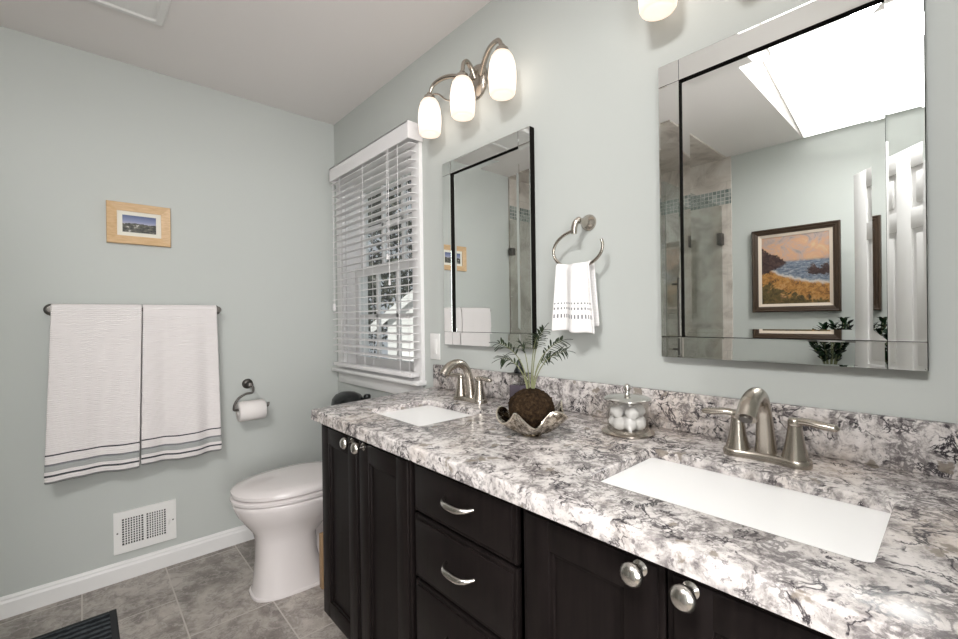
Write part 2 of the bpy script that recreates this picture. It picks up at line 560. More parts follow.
# ------------------------------------------------------------------ room shell
XW, YB, XL, YF, ZC, T = 1.192, 2.655, -1.40, -.08, 2.44, .14
WY0, WY1, WZ0, WZ1 = 1.765, 2.515, .925, 2.045    # window opening
bm = B()
box(bm, (XL-T, YF-T, -.10), (XW+T, YB+T, 0))
struct('floor', bm, M['floor'])
bm = B()
box(bm, (XL-T, YB, 0), (XW+T, YB+T, ZC))
struct('wall_back', bm, M['wall'])
bm = B()
box(bm, (XW, YF-T, 0), (XW+T, WY0, ZC))
box(bm, (XW, WY1, 0), (XW+T, YB, ZC))
box(bm, (XW, WY0, 0), (XW+T, WY1, WZ0))
box(bm, (XW, WY0, WZ1), (XW+T, WY1, ZC))
struct('wall_right', bm, M['wall'])
bm = B()
box(bm, (XL-T, YF-T, 0), (XL, YB, ZC))
struct('wall_left', bm, M['wall'])
DX0, DX1, DZ = -.47, .50, 2.05
bm = B()
box(bm, (XL, YF-T, 0), (DX0, YF, ZC+.3))
box(bm, (DX1, YF-T, 0), (XW, YF, ZC+.3))
box(bm, (DX0, YF-T, DZ), (DX1, YF, ZC+.3))
struct('wall_front', bm, M['wall'])
# flat ceiling, and the vaulted skylight well over the entrance
SX, SY, RX, RZ = -.06, .735, -.38, 2.635
bm = B()
box(bm, (XL-T, SY, ZC), (XW+T, YB+T, ZC+.02))
box(bm, (SX, YF-T, ZC), (XW+T, SY, ZC+.02))
box(bm, (XL-T, YF-T, ZC), (XL, SY, ZC+.02))
def slab(bm, pts, th):
    A = [bm.verts.new(p) for p in pts]
    D = [bm.verts.new(Vector(p)+Vector(th)) for p in pts]
    bm.faces.new(A)
    bm.faces.new(D[::-1])
    for i in range(len(A)):
        j = (i+1) % len(A)
        bm.faces.new((A[i], A[j], D[j], D[i]))
slab(bm, [(XL, YF, ZC), (XL, SY, ZC), (RX, SY, RZ), (RX, YF, RZ)], (0, 0, .02))
slab(bm, [(RX, YF, RZ), (RX, SY, RZ), (SX, SY, ZC), (SX, YF, ZC)], (.02, 0, .02))
slab(bm, [(XL, SY-.002, ZC-.001), (SX+.004, SY-.002, ZC-.001), (RX, SY-.002, RZ)], (0, .02, 0))
struct('ceiling', bm, M['ceil'])
# unseen hall beyond the doorway behind the camera, closed in to keep the sun out
bm = B()
box(bm, (-1.6, -1.75, -.10), (1.6, YF-T, 0))
struct('floor', bm, M['carpet'])
bm = B()
box(bm, (-1.6, -1.75, 2.44), (1.6, YF-T, 2.46))
struct('ceiling', bm, M['ceil'])
bm = B()
box(bm, (-1.6, -1.77, 0), (1.6, -1.75, 2.44))
box(bm, (-1.62, -1.75, 0), (-1.6, YF-T, 2.44))
box(bm, (1.6, -1.75, 0), (1.62, YF-T, 2.44))
struct('wall_hall', bm, M['wall'])
# doorway casing
bm = B()
for x0, x1 in ((DX0-.06, DX0), (DX1, DX1+.06)):
    box(bm, (x0, YF-.002, 0), (x1, YF+.012, DZ), .003)
box(bm, (DX0-.06, YF-.002, DZ), (DX1+.06, YF+.012, DZ+.06), .003)
struct('trim_1', bm, M['trim'])

# baseboards with a moulded top
def baseboard(name, p0, p1, nrm):
    bm = B()
    p0, p1, nrm = Vector(p0), Vector(p1), Vector(nrm)
    prof = [(0, 0), (.014, 0), (.014, .062), (.010, .072), (.010, .078), (.005, .088), (0, .088)]
    loft(bm, [[p + nrm*d + Vector((0, 0, z)) for d, z in prof] for p in (p0, p1)])
    return struct(name, bm, M['trim'])
baseboard('baseboard_back', (-.42, YB, 0), (XW, YB, 0), (0, -1, 0))
baseboard('baseboard_right', (XW, 1.47, 0), (XW, YB-.014, 0), (-1, 0, 0))
baseboard('baseboard_left', (XL, YF, 0), (XL, 1.18, 0), (1, 0, 0))

# ------------------------------------------------------------------ window
wn = bpy.data.objects.new('window_1', None)
C.objects.link(wn)
wn.location = (XW, (WY0+WY1)/2, WZ0)
wn['kind'] = 'structure'
wn['label'] = 'white double hung window with grilles behind the blind'
bm = B()     # casing + jamb liner
box(bm, (XW-.018, 1.695, WZ0-.02), (XW+.002, WY0, WZ1), .003)
box(bm, (XW-.018, WY1, WZ0-.02), (XW+.002, 2.60, WZ1), .003)
box(bm, (XW-.018, 1.695, WZ1), (XW+.002, 2.60, WZ1+.07), .003)
for lo, hi in (((XW, WY0-.001, WZ0), (XW+T, WY0+.012, WZ1)), ((XW, WY1-.012, WZ0), (XW+T, WY1+.001, WZ1)),
               ((XW, WY0+.012, WZ1-.012), (XW+T, WY1-.012, WZ1+.001)), ((XW, WY0+.012, WZ0-.001), (XW+T, WY1-.012, WZ0+.012))):
    box(bm, lo, hi)
obj('casing', bm, M['trim'], wn, False, world=True)
bm = B()
box(bm, (XW-.055, 1.685, WZ0-.032), (XW+.03, 2.625, WZ0-.008), .008, 3)
obj('stool', bm, M['trim'], wn, True, world=True)
bm = B()
box(bm, (XW-.016, 1.71, WZ0-.10), (XW+.001, 2.60, WZ0-.032), .004)
obj('apron', bm, M['trim'], wn, True, world=True)
def sash(name, z0, z1, x, grid_n):
    bm = B()
    y0, y1, fw = WY0+.006, WY1-.006, .048
    box(bm, (x, y0, z0), (x+.032, y0+fw, z1), .002)
    box(bm, (x, y1-fw, z0), (x+.032, y1, z1), .002)
    box(bm, (x+.0004, y0+fw, z0), (x+.0316, y1-fw, z0+fw))
    box(bm, (x+.0004, y0+fw, z1-fw), (x+.0316, y1-fw, z1))
    for k in range(1, grid_n+1):
        yy = y0+fw + (y1-y0-2*fw)*k/(grid_n+1)
        box(bm, (x+.006, yy-.009, z0+fw), (x+.026, yy+.009, z1-fw))
    zz = (z0+z1)/2
    box(bm, (x+.006, y0+fw, zz-.009), (x+.026, y1-fw, zz+.009))
    s_ = obj(name, bm, M['trim'], wn, False, world=True)
    bm = B()
    box(bm, (x+.013, y0+fw-.004, z0+fw-.004), (x+.017, y1-fw+.004, z1-fw+.004))
    obj('pane', bm, M['pane'], s_, False, world=True)
sash('sash', WZ0+.012, 1.52, XW+.055, 2)
sash('sash', 1.48, WZ1-.012, XW+.095, 2)

# blind in front of the window
bl = thing('window_blind', (1.15, 2.13, .93), 'white slatted venetian blind lowered over the window beside the small mirror', 'blind')
VX, VY0, VY1 = 1.108, 1.690, 2.545
bm = B()
box(bm, (VX, VY0, 2.035), (VX+.010, VY1, 2.115), .003)
box(bm, (VX, VY0-.004, 2.035), (XW-.001, VY0+.004, 2.115), .002)
box(bm, (VX, VY1-.010, 2.035), (XW-.019, VY1, 2.115), .003)
box(bm, (VX, VY0, 2.105), (XW-.019, VY1, 2.115), .003)
obj('valance', bm, M['blind'], bl, False, world=True)
bm = B()
box(bm, (VX+.018, VY0+.016, 2.05), (XW-.022, VY1-.016, 2.10))
obj('head_rail', bm, M['blind'], bl, False, world=True)
SLY0, SLY1 = VY0+.012, VY1-.006
bm = B()
zs = []
z = 2.022
while z > .985:
    zs.append(z)
    z -= .0385
xm = VX+.034
for z in zs:
    n = 5
    top, bot = [], []
    tilt = math.radians(7)
    for i in range(n):
        s_ = (i/(n-1)-.5)*.048
        crown = .0025*(1-(2*s_/.048)**2)
        dx, dz = s_*math.cos(tilt), s_*math.sin(tilt)
        top.append((xm+dx, z+dz+crown+.0014))
        bot.append((xm+dx, z+dz+crown-.0014))
    sec = top + bot[::-1]
    loft(bm, [[Vector((x, y, zz)) for x, zz in sec] for y in (SLY0, SLY1)])
obj('slats', bm, M['blind'], bl, True, world=True)
bm = B()
box(bm, (xm-.026, SLY0, .935), (xm+.026, SLY1, .955), .003)
obj('bottom_rail', bm, M['blind'], bl, True, world=True)
for yy in (1.79, 2.14, 2.42):
    bm = B()
    for dx in (-.0265, .0265):
        tube(bm, [(xm+dx, yy, .95), (xm+dx, yy, 2.06)], .0014, 6)
    obj('ladder_cord', bm, M['blind'], bl, True, world=True)
bm = B()
tube(bm, [(VX+.004, 1.87, 2.05), (VX+.003, 1.868, 1.40)], .0016, 6)
tube(bm, [(VX+.004, 1.885, 2.05), (VX+.003, 1.885, 1.52)], .0012, 6)
lathe(bm, [(0, .03), (.004, .026), (.007, 0), (0, -.001)], (VX+.003, 1.868, 1.375), 10)
lathe(bm, [(0, .03), (.004, .026), (.007, 0), (0, -.001)], (VX+.003, 1.885, 1.50), 10)
obj('lift_cord', bm, M['blind'], bl, True, world=True)
bm = B()
tube(bm, [(VX+.004, 2.50, 2.05), (VX+.004, 2.505, 1.30)], .0018, 6)
lathe(bm, [(0, .045), (.008, .04), (.011, .008), (.006, 0), (0, 0)], (VX+.004, 2.505, 1.262), 12)
obj('tilt_cord', bm, M['blind'], bl, True, world=True)

# ------------------------------------------------------------------ outdoors, seen through the blind
bm = B()
box(bm, (1.5, -4, -3.2), (40, 40, -3.0))
o = struct('ground', bm, M['grass'])
hs = thing('neighbour_house', (7.7, 7.0, -3.0), 'white sided house with a gable roof and porch outside the window', 'house', rz=math.radians(-32))
bm = B()
W2, EV, PK = 3.1, 4.25, 6.75       # local x across the gable, gable faces local -y
sec = [(-W2, 0), (W2, 0), (W2, EV), (0, PK), (-W2, EV)]
loft(bm, [[Vector((x, y, z)) for x, z in sec] for y in (0, 7)])
obj('walls', bm, M['siding'], hs, False)
bm = B()
for s_ in (-1, 1):
    slab(bm, [(s_*(W2+.35), -.10, EV-.33), (s_*(W2+.35), 7.3, EV-.33), (0, 7.3, PK+.02), (0, -.10, PK+.02)], (0, 0, .14))
obj('roof', bm, M['shingle'], hs, False)
bm = B()
for s_ in (-1, 1):
    slab(bm, [(s_*(W2+.36), -.11, EV-.36), (0, -.11, PK-.02), (0, -.11, PK+.2), (s_*(W2+.36), -.11, EV-.14)], (0, -.05, 0))
obj('rake_board', bm, M['siding'], hs, False)
bm = B()
box(bm, (-2.6, -1.6, 0), (.2, 0, 2.6))
o = obj('porch', bm, M['siding'], hs, False)
bm = B()
slab(bm, [(-2.8, -1.8, 2.55), (.4, -1.8, 2.55), (.4, 0, 3.35), (-2.8, 0, 3.35)], (0, 0, .12))
obj('porch_roof', bm, M['siding'], hs, False)
for xx, zz in ((-.45, 3.75), (1.2, 3.3)):
    bm = B()
    box(bm, (xx-.3, -.04, zz), (xx+.3, .02, zz+.85))
    f_ = obj('window', bm, M['dark_win'], hs, False)

def tree(name, loc, h, rad, nleaf, m, label, seed):
    rnd = random.Random(seed)
    tr = thing(name, loc, label, 'tree', 'trees outside the window')
    bm = B()
    tube(bm, spline([(0, 0, 0), (.06, .03, h*.3), (-.05, .05, h*.62), (.02, 0, h*.9)], 5), [.20-.008*i for i in range(16)], 8)
    for k in range(7):
        an = k*2.4
        z0 = h*(.35+.07*k)
        L_ = rad*.8
        tube(bm, bez((0, 0, z0), (math.cos(an)*L_*.4, math.sin(an)*L_*.4, z0+.3), (math.cos(an)*L_*.7, math.sin(an)*L_*.7, z0+.5), (math.cos(an)*L_, math.sin(an)*L_, z0+.9), 5), [.07, .06, .05, .04, .03, .02], 6)
    obj('trunk', bm, M['bark'], tr)
    bm = B()
    blobs = [(Vector((rnd.gauss(0, rad*.42), rnd.gauss(0, rad*.42), h*rnd.uniform(.10, 1.0))), rad*rnd.uniform(.38, .62)) for _ in range(22)]
    for i in range(nleaf):
        c_, br_ = rnd.choice(blobs)
        d = Vector((rnd.gauss(0, 1), rnd.gauss(0, 1), rnd.gauss(0, 1))).normalized()
        p = c_ + d*br_*rnd.uniform(.55, 1.0)
        q = Vector((rnd.gauss(0, 1), rnd.gauss(0, 1), rnd.gauss(0, 1))).normalized()
        s1 = q.cross(d).normalized()*.12
        s2 = s1.cross(q).normalized()*.06
        bm.faces.new([bm.verts.new(p+s1), bm.verts.new(p+s2), bm.verts.new(p-s1), bm.verts.new(p-s2)])
    obj('crown', bm, m, tr, False)
    return tr
tree('tree', (3.7, 10.6, -3), 8.5, 1.5, 9000, M['tree_a'], 'dark leafy tree left of the white house outside the window', 1)
tree('tree', (8.4, 17.6, -3), 12, 2.7, 11000, M['tree_b'], 'pale leafy tree farther back, behind the near dark tree', 2)
tree('tree', (14.6, 19.0, -3), 14, 3.2, 11000, M['tree_a'], 'tall dark tree rising behind the white house roof', 3)

# ------------------------------------------------------------------ vanity: three cabinets, one worktop
FX = .618          # face-frame plane; doors stand proud to .600
CZ0, CZ1 = .20, .865
def raised(bm, y0, y1, z0, z1, xf, th, fw, recess, step=True):
    """frame-and-panel front facing -x: rails, stiles, a stepped inner edge and a flat panel"""
    e = .0
    box(bm, (xf, y0, z0), (xf+th, y0+fw, z1), .0025)
    box(bm, (xf, y1-fw, z0), (xf+th, y1, z1), .0025)
    box(bm, (xf+.0002, y0+fw-.003, z0), (xf+th, y1-fw+.003, z0+fw), .0025)
    box(bm, (xf+.0002, y0+fw-.003, z1-fw), (xf+th, y1-fw+.003, z1), .0025)
    if step:
        s_ = .009
        a0, a1, b0, b1 = y0+fw-.002, y1-fw+.002, z0+fw-.002, z1-fw+.002
        box(bm, (xf+.005, a0, b0), (xf+th, a0+s_, b1), .001)
        box(bm, (xf+.005, a1-s_, b0), (xf+th, a1, b1), .001)
        box(bm, (xf+.0052, a0+s_*.7, b0), (xf+th-.0003, a1-s_*.7, b0+s_), .001)
        box(bm, (xf+.0052, a0+s_*.7, b1-s_), (xf+th-.0003, a1-s_*.7, b1), .001)
    box(bm, (xf+recess, y0+fw*.5, z0+fw*.5), (xf+th-.001, y1-fw*.5, z1-fw*.5))
def outer_lip(bm, y0, y1, z0, z1, xf):
    """thin stepped border around a door: the profile line near its outer edge"""
    d, w_ = .0045, .010
    for lo, hi in (((y0, z0), (y0+w_, z1)), ((y1-w_, z0), (y1, z1)), ((y0+w_, z0), (y1-w_, z0+w_)), ((y0+w_, z1-w_), (y1-w_, z1))):
        box(bm, (xf+d, lo[0], lo[1]), (xf+.018, hi[0], hi[1]), .001)
def knob(parent, y, z):
    bm = B()
    lathe(bm, [(0, -.001), (.0115, -.001), (.0115, .002), (.0065, .005), (.0055, .013), (.009, .018), (.0155, .021), (.0175, .026), (.0165, .031), (.011, .036), (.004, .0375), (0, .038)], (.600, y, z), 24, '-X')
    return obj('knob', bm, M['chrome'], parent, world=True)
def pull(parent, y, z):
    bm = B()
    L_, d = .047, .024
    pts, rs = [], []
    for i in range(17):
        s_ = -1+2*i/16
        pts.append((.601-d*(1-s_**4)**.9, y-s_*L_, z - .004*(1-s_*s_)))
        rs.append(.0042+.0038*(1-s_*s_))
    tube(bm, pts, rs, 12)
    return obj('pull', bm, M['chrome'], parent, world=True)
def cabinet(label, y0, y1):
    cb = thing('vanity_cabinet', (.9, (y0+y1)/2, 0), label, 'cabinet', 'espresso vanity cabinets under the granite top')
    bm = B()
    th = .018
    box(bm, (FX, y0, CZ0), (XW-.002, y0+th, CZ1))
    box(bm, (FX, y1-th, CZ0), (XW-.002, y1, CZ1))
    box(bm, (FX, y0, CZ0), (XW-.002, y1, CZ0+th))
    box(bm, (XW-.012, y0, CZ0), (XW-.002, y1, CZ1))
    # face frame
    box(bm, (FX, y0, CZ0), (FX+.02, y0+.012, CZ1))
    box(bm, (FX, y1-.012, CZ0), (FX+.02, y1, CZ1))
    box(bm, (FX, y0, CZ1-.02), (FX+.02, y1, CZ1))
    box(bm, (FX, y0, CZ0), (FX+.02, y1, CZ0+.03))
    obj('body', bm, M['wood'], cb, False, world=True)
    bm = B()
    box(bm, (FX+.075, y0+.004, 0), (FX+.09, y1-.004, CZ0))
    box(bm, (FX+.09, y0+.004, 0), (XW-.02, y0+.02, CZ0))
    box(bm, (FX+.09, y1-.02, 0), (XW-.02, y1-.004, CZ0))
    obj('toe_kick', bm, M['wood'], cb, False, world=True)
    return cb
def door_pair(cb, y0, ym, y1, knobs):
    for (p, q), ky in zip(((y0, ym-.002), (ym+.002, y1)), knobs):
        bm = B()
        i_ = .009
        raised(bm, p+i_, q-i_, CZ0+.006+i_, CZ1-.008-i_, .600, .018, .053, .010)
        outer_lip(bm, p, q, CZ0+.006, CZ1-.008, .600)
        d = obj('door', bm, M['wood'], cb, True, 30, world=True)
        knob(d, ky, .838)
cl = cabinet('espresso cabinet with two long doors under the far sink', .921, 1.486)
door_pair(cl, .930, 1.207, 1.478, (1.166, 1.237))
cd = cabinet('espresso drawer cabinet with curved pulls between the two sink cabinets', .560, .917)
for z0, z1 in ((.735, .858), (.573, .726), (.395, .564), (.206, .386)):
    bm = B()
    i_ = .009
    y0, y1 = .568, .911
    box(bm, (.600, y0+i_, z0+i_), (.617, y1-i_, z1-i_), .003)
    outer_lip(bm, y0, y1, z0, z1, .600)
    d = obj('drawer', bm, M['wood'], cd, True, 30, world=True)
    pull(d, .735, (z0+z1)/2 + .008)
cr = cabinet('espresso cabinet with round knobs under the near sink', .004, .556)
door_pair(cr, .010, .281, .550, (.245, .317))

# worktop with two rounded rectangular cut-outs
S1 = (.711, .968, 1.040, 1.355)
S2 = (.711, .968, .074, .480)
def rrect(x0, x1, y0, y1, rr, n=6):
    pts = []
    for cx, cy, a0 in ((x1-rr, y1-rr, 0), (x0+rr, y1-rr, PI/2), (x0+rr, y0+rr, PI), (x1-rr, y0+rr, 1.5*PI)):
        for k in range(n+1):
            an = a0 + PI/2*k/n
            pts.append((cx+rr*math.cos(an), cy+rr*math.sin(an)))
    return pts
ct = thing('granite_countertop', (.88, .72, .865), 'white granite worktop with black veins over the dark vanity', 'countertop')
CX0, CX1, CY0, CY1, CT0, CT1 = .580, XW-.001, -.075, 1.508, .880, .900
bm = B()
def ring_edges(pts, z):
    vs = [bm.verts.new((x, y, z)) for x, y in pts]
    return [bm.edges.new((vs[i], vs[(i+1) % len(vs)])) for i in range(len(vs))], vs
outer = [(x, y + (.097*(x-CX0)/(CX1-CX0) if y > 1.4 else 0)) for x, y in rrect(CX0, CX1, CY0, CY1, .006, 3)]
for z in (CT1, CT0):
    es = []
    loops = []
    for pts in (outer, rrect(*S1, .012), rrect(*S2, .012)):
        e_, v_ = ring_edges(pts, z)
        es += e_
        loops.append(v_)
    bmesh.ops.triangle_fill(bm, edges=es, use_beauty=True)
    if z == CT1:
        tops = loops
    else:
        for A, D in zip(tops, loops):
            for i in range(len(A)):
                j = (i+1) % len(A)
                bm.faces.new((A[i], A[j], D[j], D[i]))
bmesh.ops.recalc_face_normals(bm, faces=bm.faces)
# eased top edges
es = [e for e in bm.edges if all(abs(v.co.z-CT1) < 1e-5 for v in e.verts) and len(e.link_faces) == 2 and any(abs(f.normal.z) < .5 for f in e.link_faces)]
bmesh.ops.bevel(bm, geom=es, offset=.005, segments=3, profile=.5, affect='EDGES')
box(bm, (CX0, CY0, .865), (CX0+.045, CY1, CT0))
slab(bm, [(CX0+.045, CY1-.037, .865), (CX1, CY1+.055, .865), (CX1, CY1+.097, .865), (CX0+.045, CY1+.006, .865)], (0, 0, CT0-.865))
obj('slab', bm, M['granite'], ct, True, 50, world=True)
bm = B()
box(bm, (XW-.022, CY0, CT1), (XW-.001, 1.603, 1.0), .002)
obj('backsplash', bm, M['granite'], ct, True, 50, world=True)

def sink(rect, label):
    x0, x1, y0, y1 = rect
    s_ = thing('undermount_sink', ((x0+x1)/2, (y0+y1)/2, .74), label, 'sink', 'white sinks set in the granite top')
    bm = B()
    secs = []
    for d, z, rr in ((-.022, .8795, .02), (-.006, .8795, .02), (-.004, .8775, .02), (.003, .862, .022), (.012, .80, .028), (.022, .766, .035), (.045, .757, .035), (.085, .753, .02)):
        secs.append([Vector((x, y, z)) for x, y in rrect(x0+d, x1-d, y0+d, y1-d, rr)])
    out = [(.07, .742, .02), (.01, .748, .03), (-.004, .80, .026), (-.010, .862, .022), (-.022, .870, .02)]
    loft(bm, secs)
    for f in list(bm.faces):
        if len(f.verts) > 8 and f.normal.length and all(abs(v.co.z-.8795) < 1e-4 for v in f.verts):
            bm.faces.remove(f)
    top = secs[0]
    o2 = [[Vector((x, y, z)) for x, y in rrect(x0+d, x1-d, y0+d, y1-d, rr)] for d, z, rr in out][::-1]
    loft(bm, [top]+o2, cap=False)
    obj('basin', bm, M['sink'], s_, True, 50, world=True)
    bm = B()
    lathe(bm, [(0, .0005), (.016, .0005), (.018, .002), (.021, .002), (.022, 0), (.022, -.006), (0, -.006)], ((x0+x1)/2, (y0+y1)/2, .7535), 24)
    obj('drain', bm, M['nickel'], s_, True, world=True)
    return s_
sink(S1, 'white rectangular sink with the far faucet, near the window')
sink(S2, 'white rectangular sink with the near faucet, under the big mirror')

# faucets
def faucet(y, label):
    x = 1.062
    f_ = thing('faucet', (x, y, .900), label, 'faucet', 'brushed nickel faucets')
    hy = .052
    bm = B()
    # bow-tie deck plate
    def half(yv):
        s_ = abs(yv)/(hy+.026)
        return .021 + .008*min(1, s_*1.25)**2
    pts_u = []
    secs = []
    N = 20
    for z, k in ((0, 1.0), (.009, 1.0), (.014, .93), (.016, .80)):
        ring = []
        for i in range(N+1):
            yv = -hy + 2*hy*i/N
            ring.append(Vector((half(yv)*k, yv, z)))
        for i in range(1, 8):
            an = PI/2 - PI*i/8
            ring.append(Vector((.029*k*math.sin(an), hy + .029*k*math.cos(an), z)))
        for i in range(N+1):
            yv = hy - 2*hy*i/N
            ring.append(Vector((-half(yv)*k, yv, z)))
        for i in range(1, 8):
            an = -PI/2 + PI*i/8
            ring.append(Vector((.029*k*math.sin(an), -hy - .029*k*math.cos(an), z)))
        secs.append(ring)
    loft(bm, secs)
    obj('deck_plate', bm, M['nickel'], f_, True, 50)
    # spout: tapered column arching forward over the basin
    bm = B()
    pts = spline([(.004, 0, .008), (.003, 0, .035), (-.002, 0, .075), (-.011, 0, .110), (-.032, 0, .135), (-.064, 0, .143), (-.100, 0, .131), (-.122, 0, .106)], 6)
    n = len(pts)
    rs = []
    for i in range(n):
        q = i/(n-1)
        rs.append(.0215 - .0075*min(1, q/.4) + (.0045*max(0, (q-.45)/.55)))
    tube(bm, pts, rs, 20, up=(0, 1, 0))
    sp = obj('spout', bm, M['nickel'], f_, True, 50)
    bm = B()
    d = (pts[-1]-pts[-2]).normalized()
    tube(bm, [pts[-1]-d*.002, pts[-1]+d*.004], .0115, 16)
    obj('aerator', bm, M['nickel_dark'], sp)
    for s_ in (1, -1):
        bm = B()
        lathe(bm, [(0, .008), (.0255, .008), (.0245, .014), (.0195, .032), (.0155, .054), (.0128, .076), (.0124, .080)], (0, s_*hy, 0), 28)
        lathe(bm, [(.0118, .080), (.0126, .082), (.0124, .091), (.009, .0955), (0, .0965)], (0, s_*hy, 0), 28)
        h_ = obj('handle', bm, M['nickel'], f_, True, 50)
        bm = B()
        # paddle lever sweeping outwards
        c = spline([(0, s_*(hy-.002), .088), (-.002, s_*(hy+.02), .091), (-.005, s_*(hy+.045), .0885), (-.008, s_*(hy+.072), .087)], 6)
        secs = []
        m_ = len(c)
        for i, p in enumerate(c):
            q = i/(m_-1)
            wd = .0075 + .0055*math.sin(min(1, q*1.08)*PI*.85)
            th = .0075 - .0015*q + .0025*math.sin(q*PI)*q
            if i == m_-1:
                wd, th = wd*.4, .002
            secs.append([p + Vector((wd*math.cos(2*PI*k/12), 0, th*math.sin(2*PI*k/12))) for k in range(12)])
        loft(bm, secs)
        obj('lever', bm, M['nickel'], h_, True, 60)
    bm = B()
    tube(bm, [(.029, 0, .004), (.029, 0, .075)], .0025, 8)
    lathe(bm, [(0, .01), (.004, .009), (.0055, .004), (.003, 0)], (.029, 0, .075), 12)
    obj('lift_rod', bm, M['nickel'], f_)
    return f_
faucet(.278, 'brushed nickel two handle faucet behind the near sink')
faucet(1.225, 'brushed nickel two handle faucet behind the far sink, close to window')

# ------------------------------------------------------------------ mirrors
def mirror(y0, y1, z0, z1, label):
    mr = thing('wall_mirror', (XW, (y0+y1)/2, z0), label, 'mirror', 'bevelled mirrors over the sinks')
    xf = XW-.026            # front of the strip frame
    sw, rc = .055, .012
    bm = B()
    box(bm, (xf+.003, y0, z0), (XW-.001, y1, z1))
    bk = obj('backing', bm, M['black'], mr, False, world=True)
    def plate(name, ya, yb, za, zb, x, b, dep, edge=.0006):
        """mirror plate with bevelled margins"""
        bm = B()
        o_ = [(x+edge, ya, za), (x+edge, yb, za), (x+edge, yb, zb), (x+edge, ya, zb)]
        f0 = [(x-dep, ya, za), (x-dep, yb, za), (x-dep, yb, zb), (x-dep, ya, zb)]
        f1 = [(x, ya+b, za+b), (x, yb-b, za+b), (x, yb-b, zb-b), (x, ya+b, zb-b)]
        V = [[bm.verts.new(p) for p in L_] for L_ in (o_, f0, f1)]
        bm.faces.new(V[2])
        for i in range(4):
            j = (i+1) % 4
            bm.faces.new((V[1][i], V[1][j], V[2][j], V[2][i]))
            bm.faces.new((V[0][i], V[0][j], V[1][j], V[1][i]))
        return obj(name, bm, M['mirror'], mr, False, world=True)
    iy0, iy1, iz0, iz1 = y0+sw, y1-sw, z0+sw, z1-sw
    g = .0006
    # strips, raised on black battens; corner tiles between them
    for ya, yb, za, zb in ((y0, iy0, iz0, iz1), (iy1, y1, iz0, iz1), (iy0, iy1, z0, iz0), (iy0, iy1, iz1, z1)):
        plate('border_strip', ya+g, yb-g, za+g, zb-g, xf, .0035, .00022)
    for ya in (y0, iy1):
        for za in (z0, iz1):
            plate('corner_tile', ya+g, ya+sw-g, za+g, za+sw-g, xf, .0035, .00022)
    # recessed centre: cut in the backing is modelled by battens around a deeper pane
    bm = B()
    bmesh.ops.delete(bm, geom=bm.verts, context='VERTS')
    bk_me = bk.data
    bm2 = B()
    xb0, xb1 = xf+.0008, XW-.001
    box(bm2, (xb0, y0+.0003, z0+.0003), (xb1, iy0, z1-.0003))
    box(bm2, (xb0, iy1, z0+.0003), (xb1, y1-.0003, z1-.0003))
    box(bm2, (xb0, iy0, z0+.0003), (xb1, iy1, iz0))
    box(bm2, (xb0, iy0, iz1), (xb1, iy1, z1-.0003))
    box(bm2, (xf+rc+.004, iy0, iz0), (xb1, iy1, iz1))
    bmesh.ops.translate(bm2, verts=bm2.verts, vec=-mr.location)
    bm2.to_mesh(bk_me)
    bm2.free()
    bm.free()
    plate('mirror_pane', iy0+g, iy1-g, iz0+g, iz1-g, xf+rc, .021, .0008)
    return mr
mirror(1.008, 1.509, 1.0945, 1.877, 'smaller rectangular mirror with mirrored border, beside the window')
mirror(.041, .547, 1.0945, 1.878, 'larger rectangular mirror with mirrored border above the near sink, reflecting a painting')

# ------------------------------------------------------------------ vanity lights
def vanity_light(yc, label):
    v = thing('vanity_light', (XW, yc, 2.066), label, 'light fixture', 'three shade wall lights over the mirrors')
    bm = B()
    # oval back plate
    lathe(bm, [(0, .022), (.042, .021), (.053, .014), (.058, .004), (.058, -.001), (0, -.001)], (0, .01, .09), 36, '-X', sx=1.0, sy=1.2)
    obj('back_plate', bm, M['nickel'], v)
    zt = .072
    sp = .216
    xs_ = -.092
    for k in (-1, 0, 1):
        y = k*sp
        bm = B()
        if k:
            pts = spline([(-.018, .03*k, .10), (-.040, .07*k, .122), (-.066, .13*k, .138), (-.084, .19*k, .128), (xs_, y, .092)], 7)
        else:
            pts = spline([(-.018, .01, .10), (-.038, .008, .132), (-.064, .003, .146), (-.084, 0, .130), (xs_, 0, .092)], 7)
        nn_ = len(pts)
        tube(bm, pts, [.0115-.004*i/(nn_-1) for i in range(nn_)], 12, flat=1.0)
        if k:
            tube(bm, spline([(-.012, .04*k, .06), (-.04, .085*k, .035), (-.07, .125*k, .04), (-.084, .165*k, .075), (xs_, y, .090)], 7), .0035, 8)
        arm = obj('arm', bm, M['nickel'], v)
        bm = B()
        lathe(bm, [(0, .098), (.010, .097), (.014, .088), (.023, .082), (.024, .066), (0, .066)], (xs_, y, 0), 24)
        obj('socket', bm, M['nickel'], arm)
        bm = B()
        lathe(bm, [(.0, 0), (.020, 0), (.030, -.005), (.040, -.019), (.047, -.042), (.0505, -.07), (.051, -.096), (.0490, -.127), (.0465, -.145), (.042, -.152), (.036, -.152), (.034, -.147), (0, -.142)], (0, 0, 0), 36, sx=.96, sy=.96)
        s_ = obj('lamp_shade', bm, M['shade'], v, True, 70)
        s_.location = (xs_, y, zt)
    return v
vanity_light(1.289, 'brushed nickel wall light with three lit frosted shades above the mirror beside the window')
vanity_light(.298, 'wall light over the near sink mirror, one lit frosted shade showing at the top')

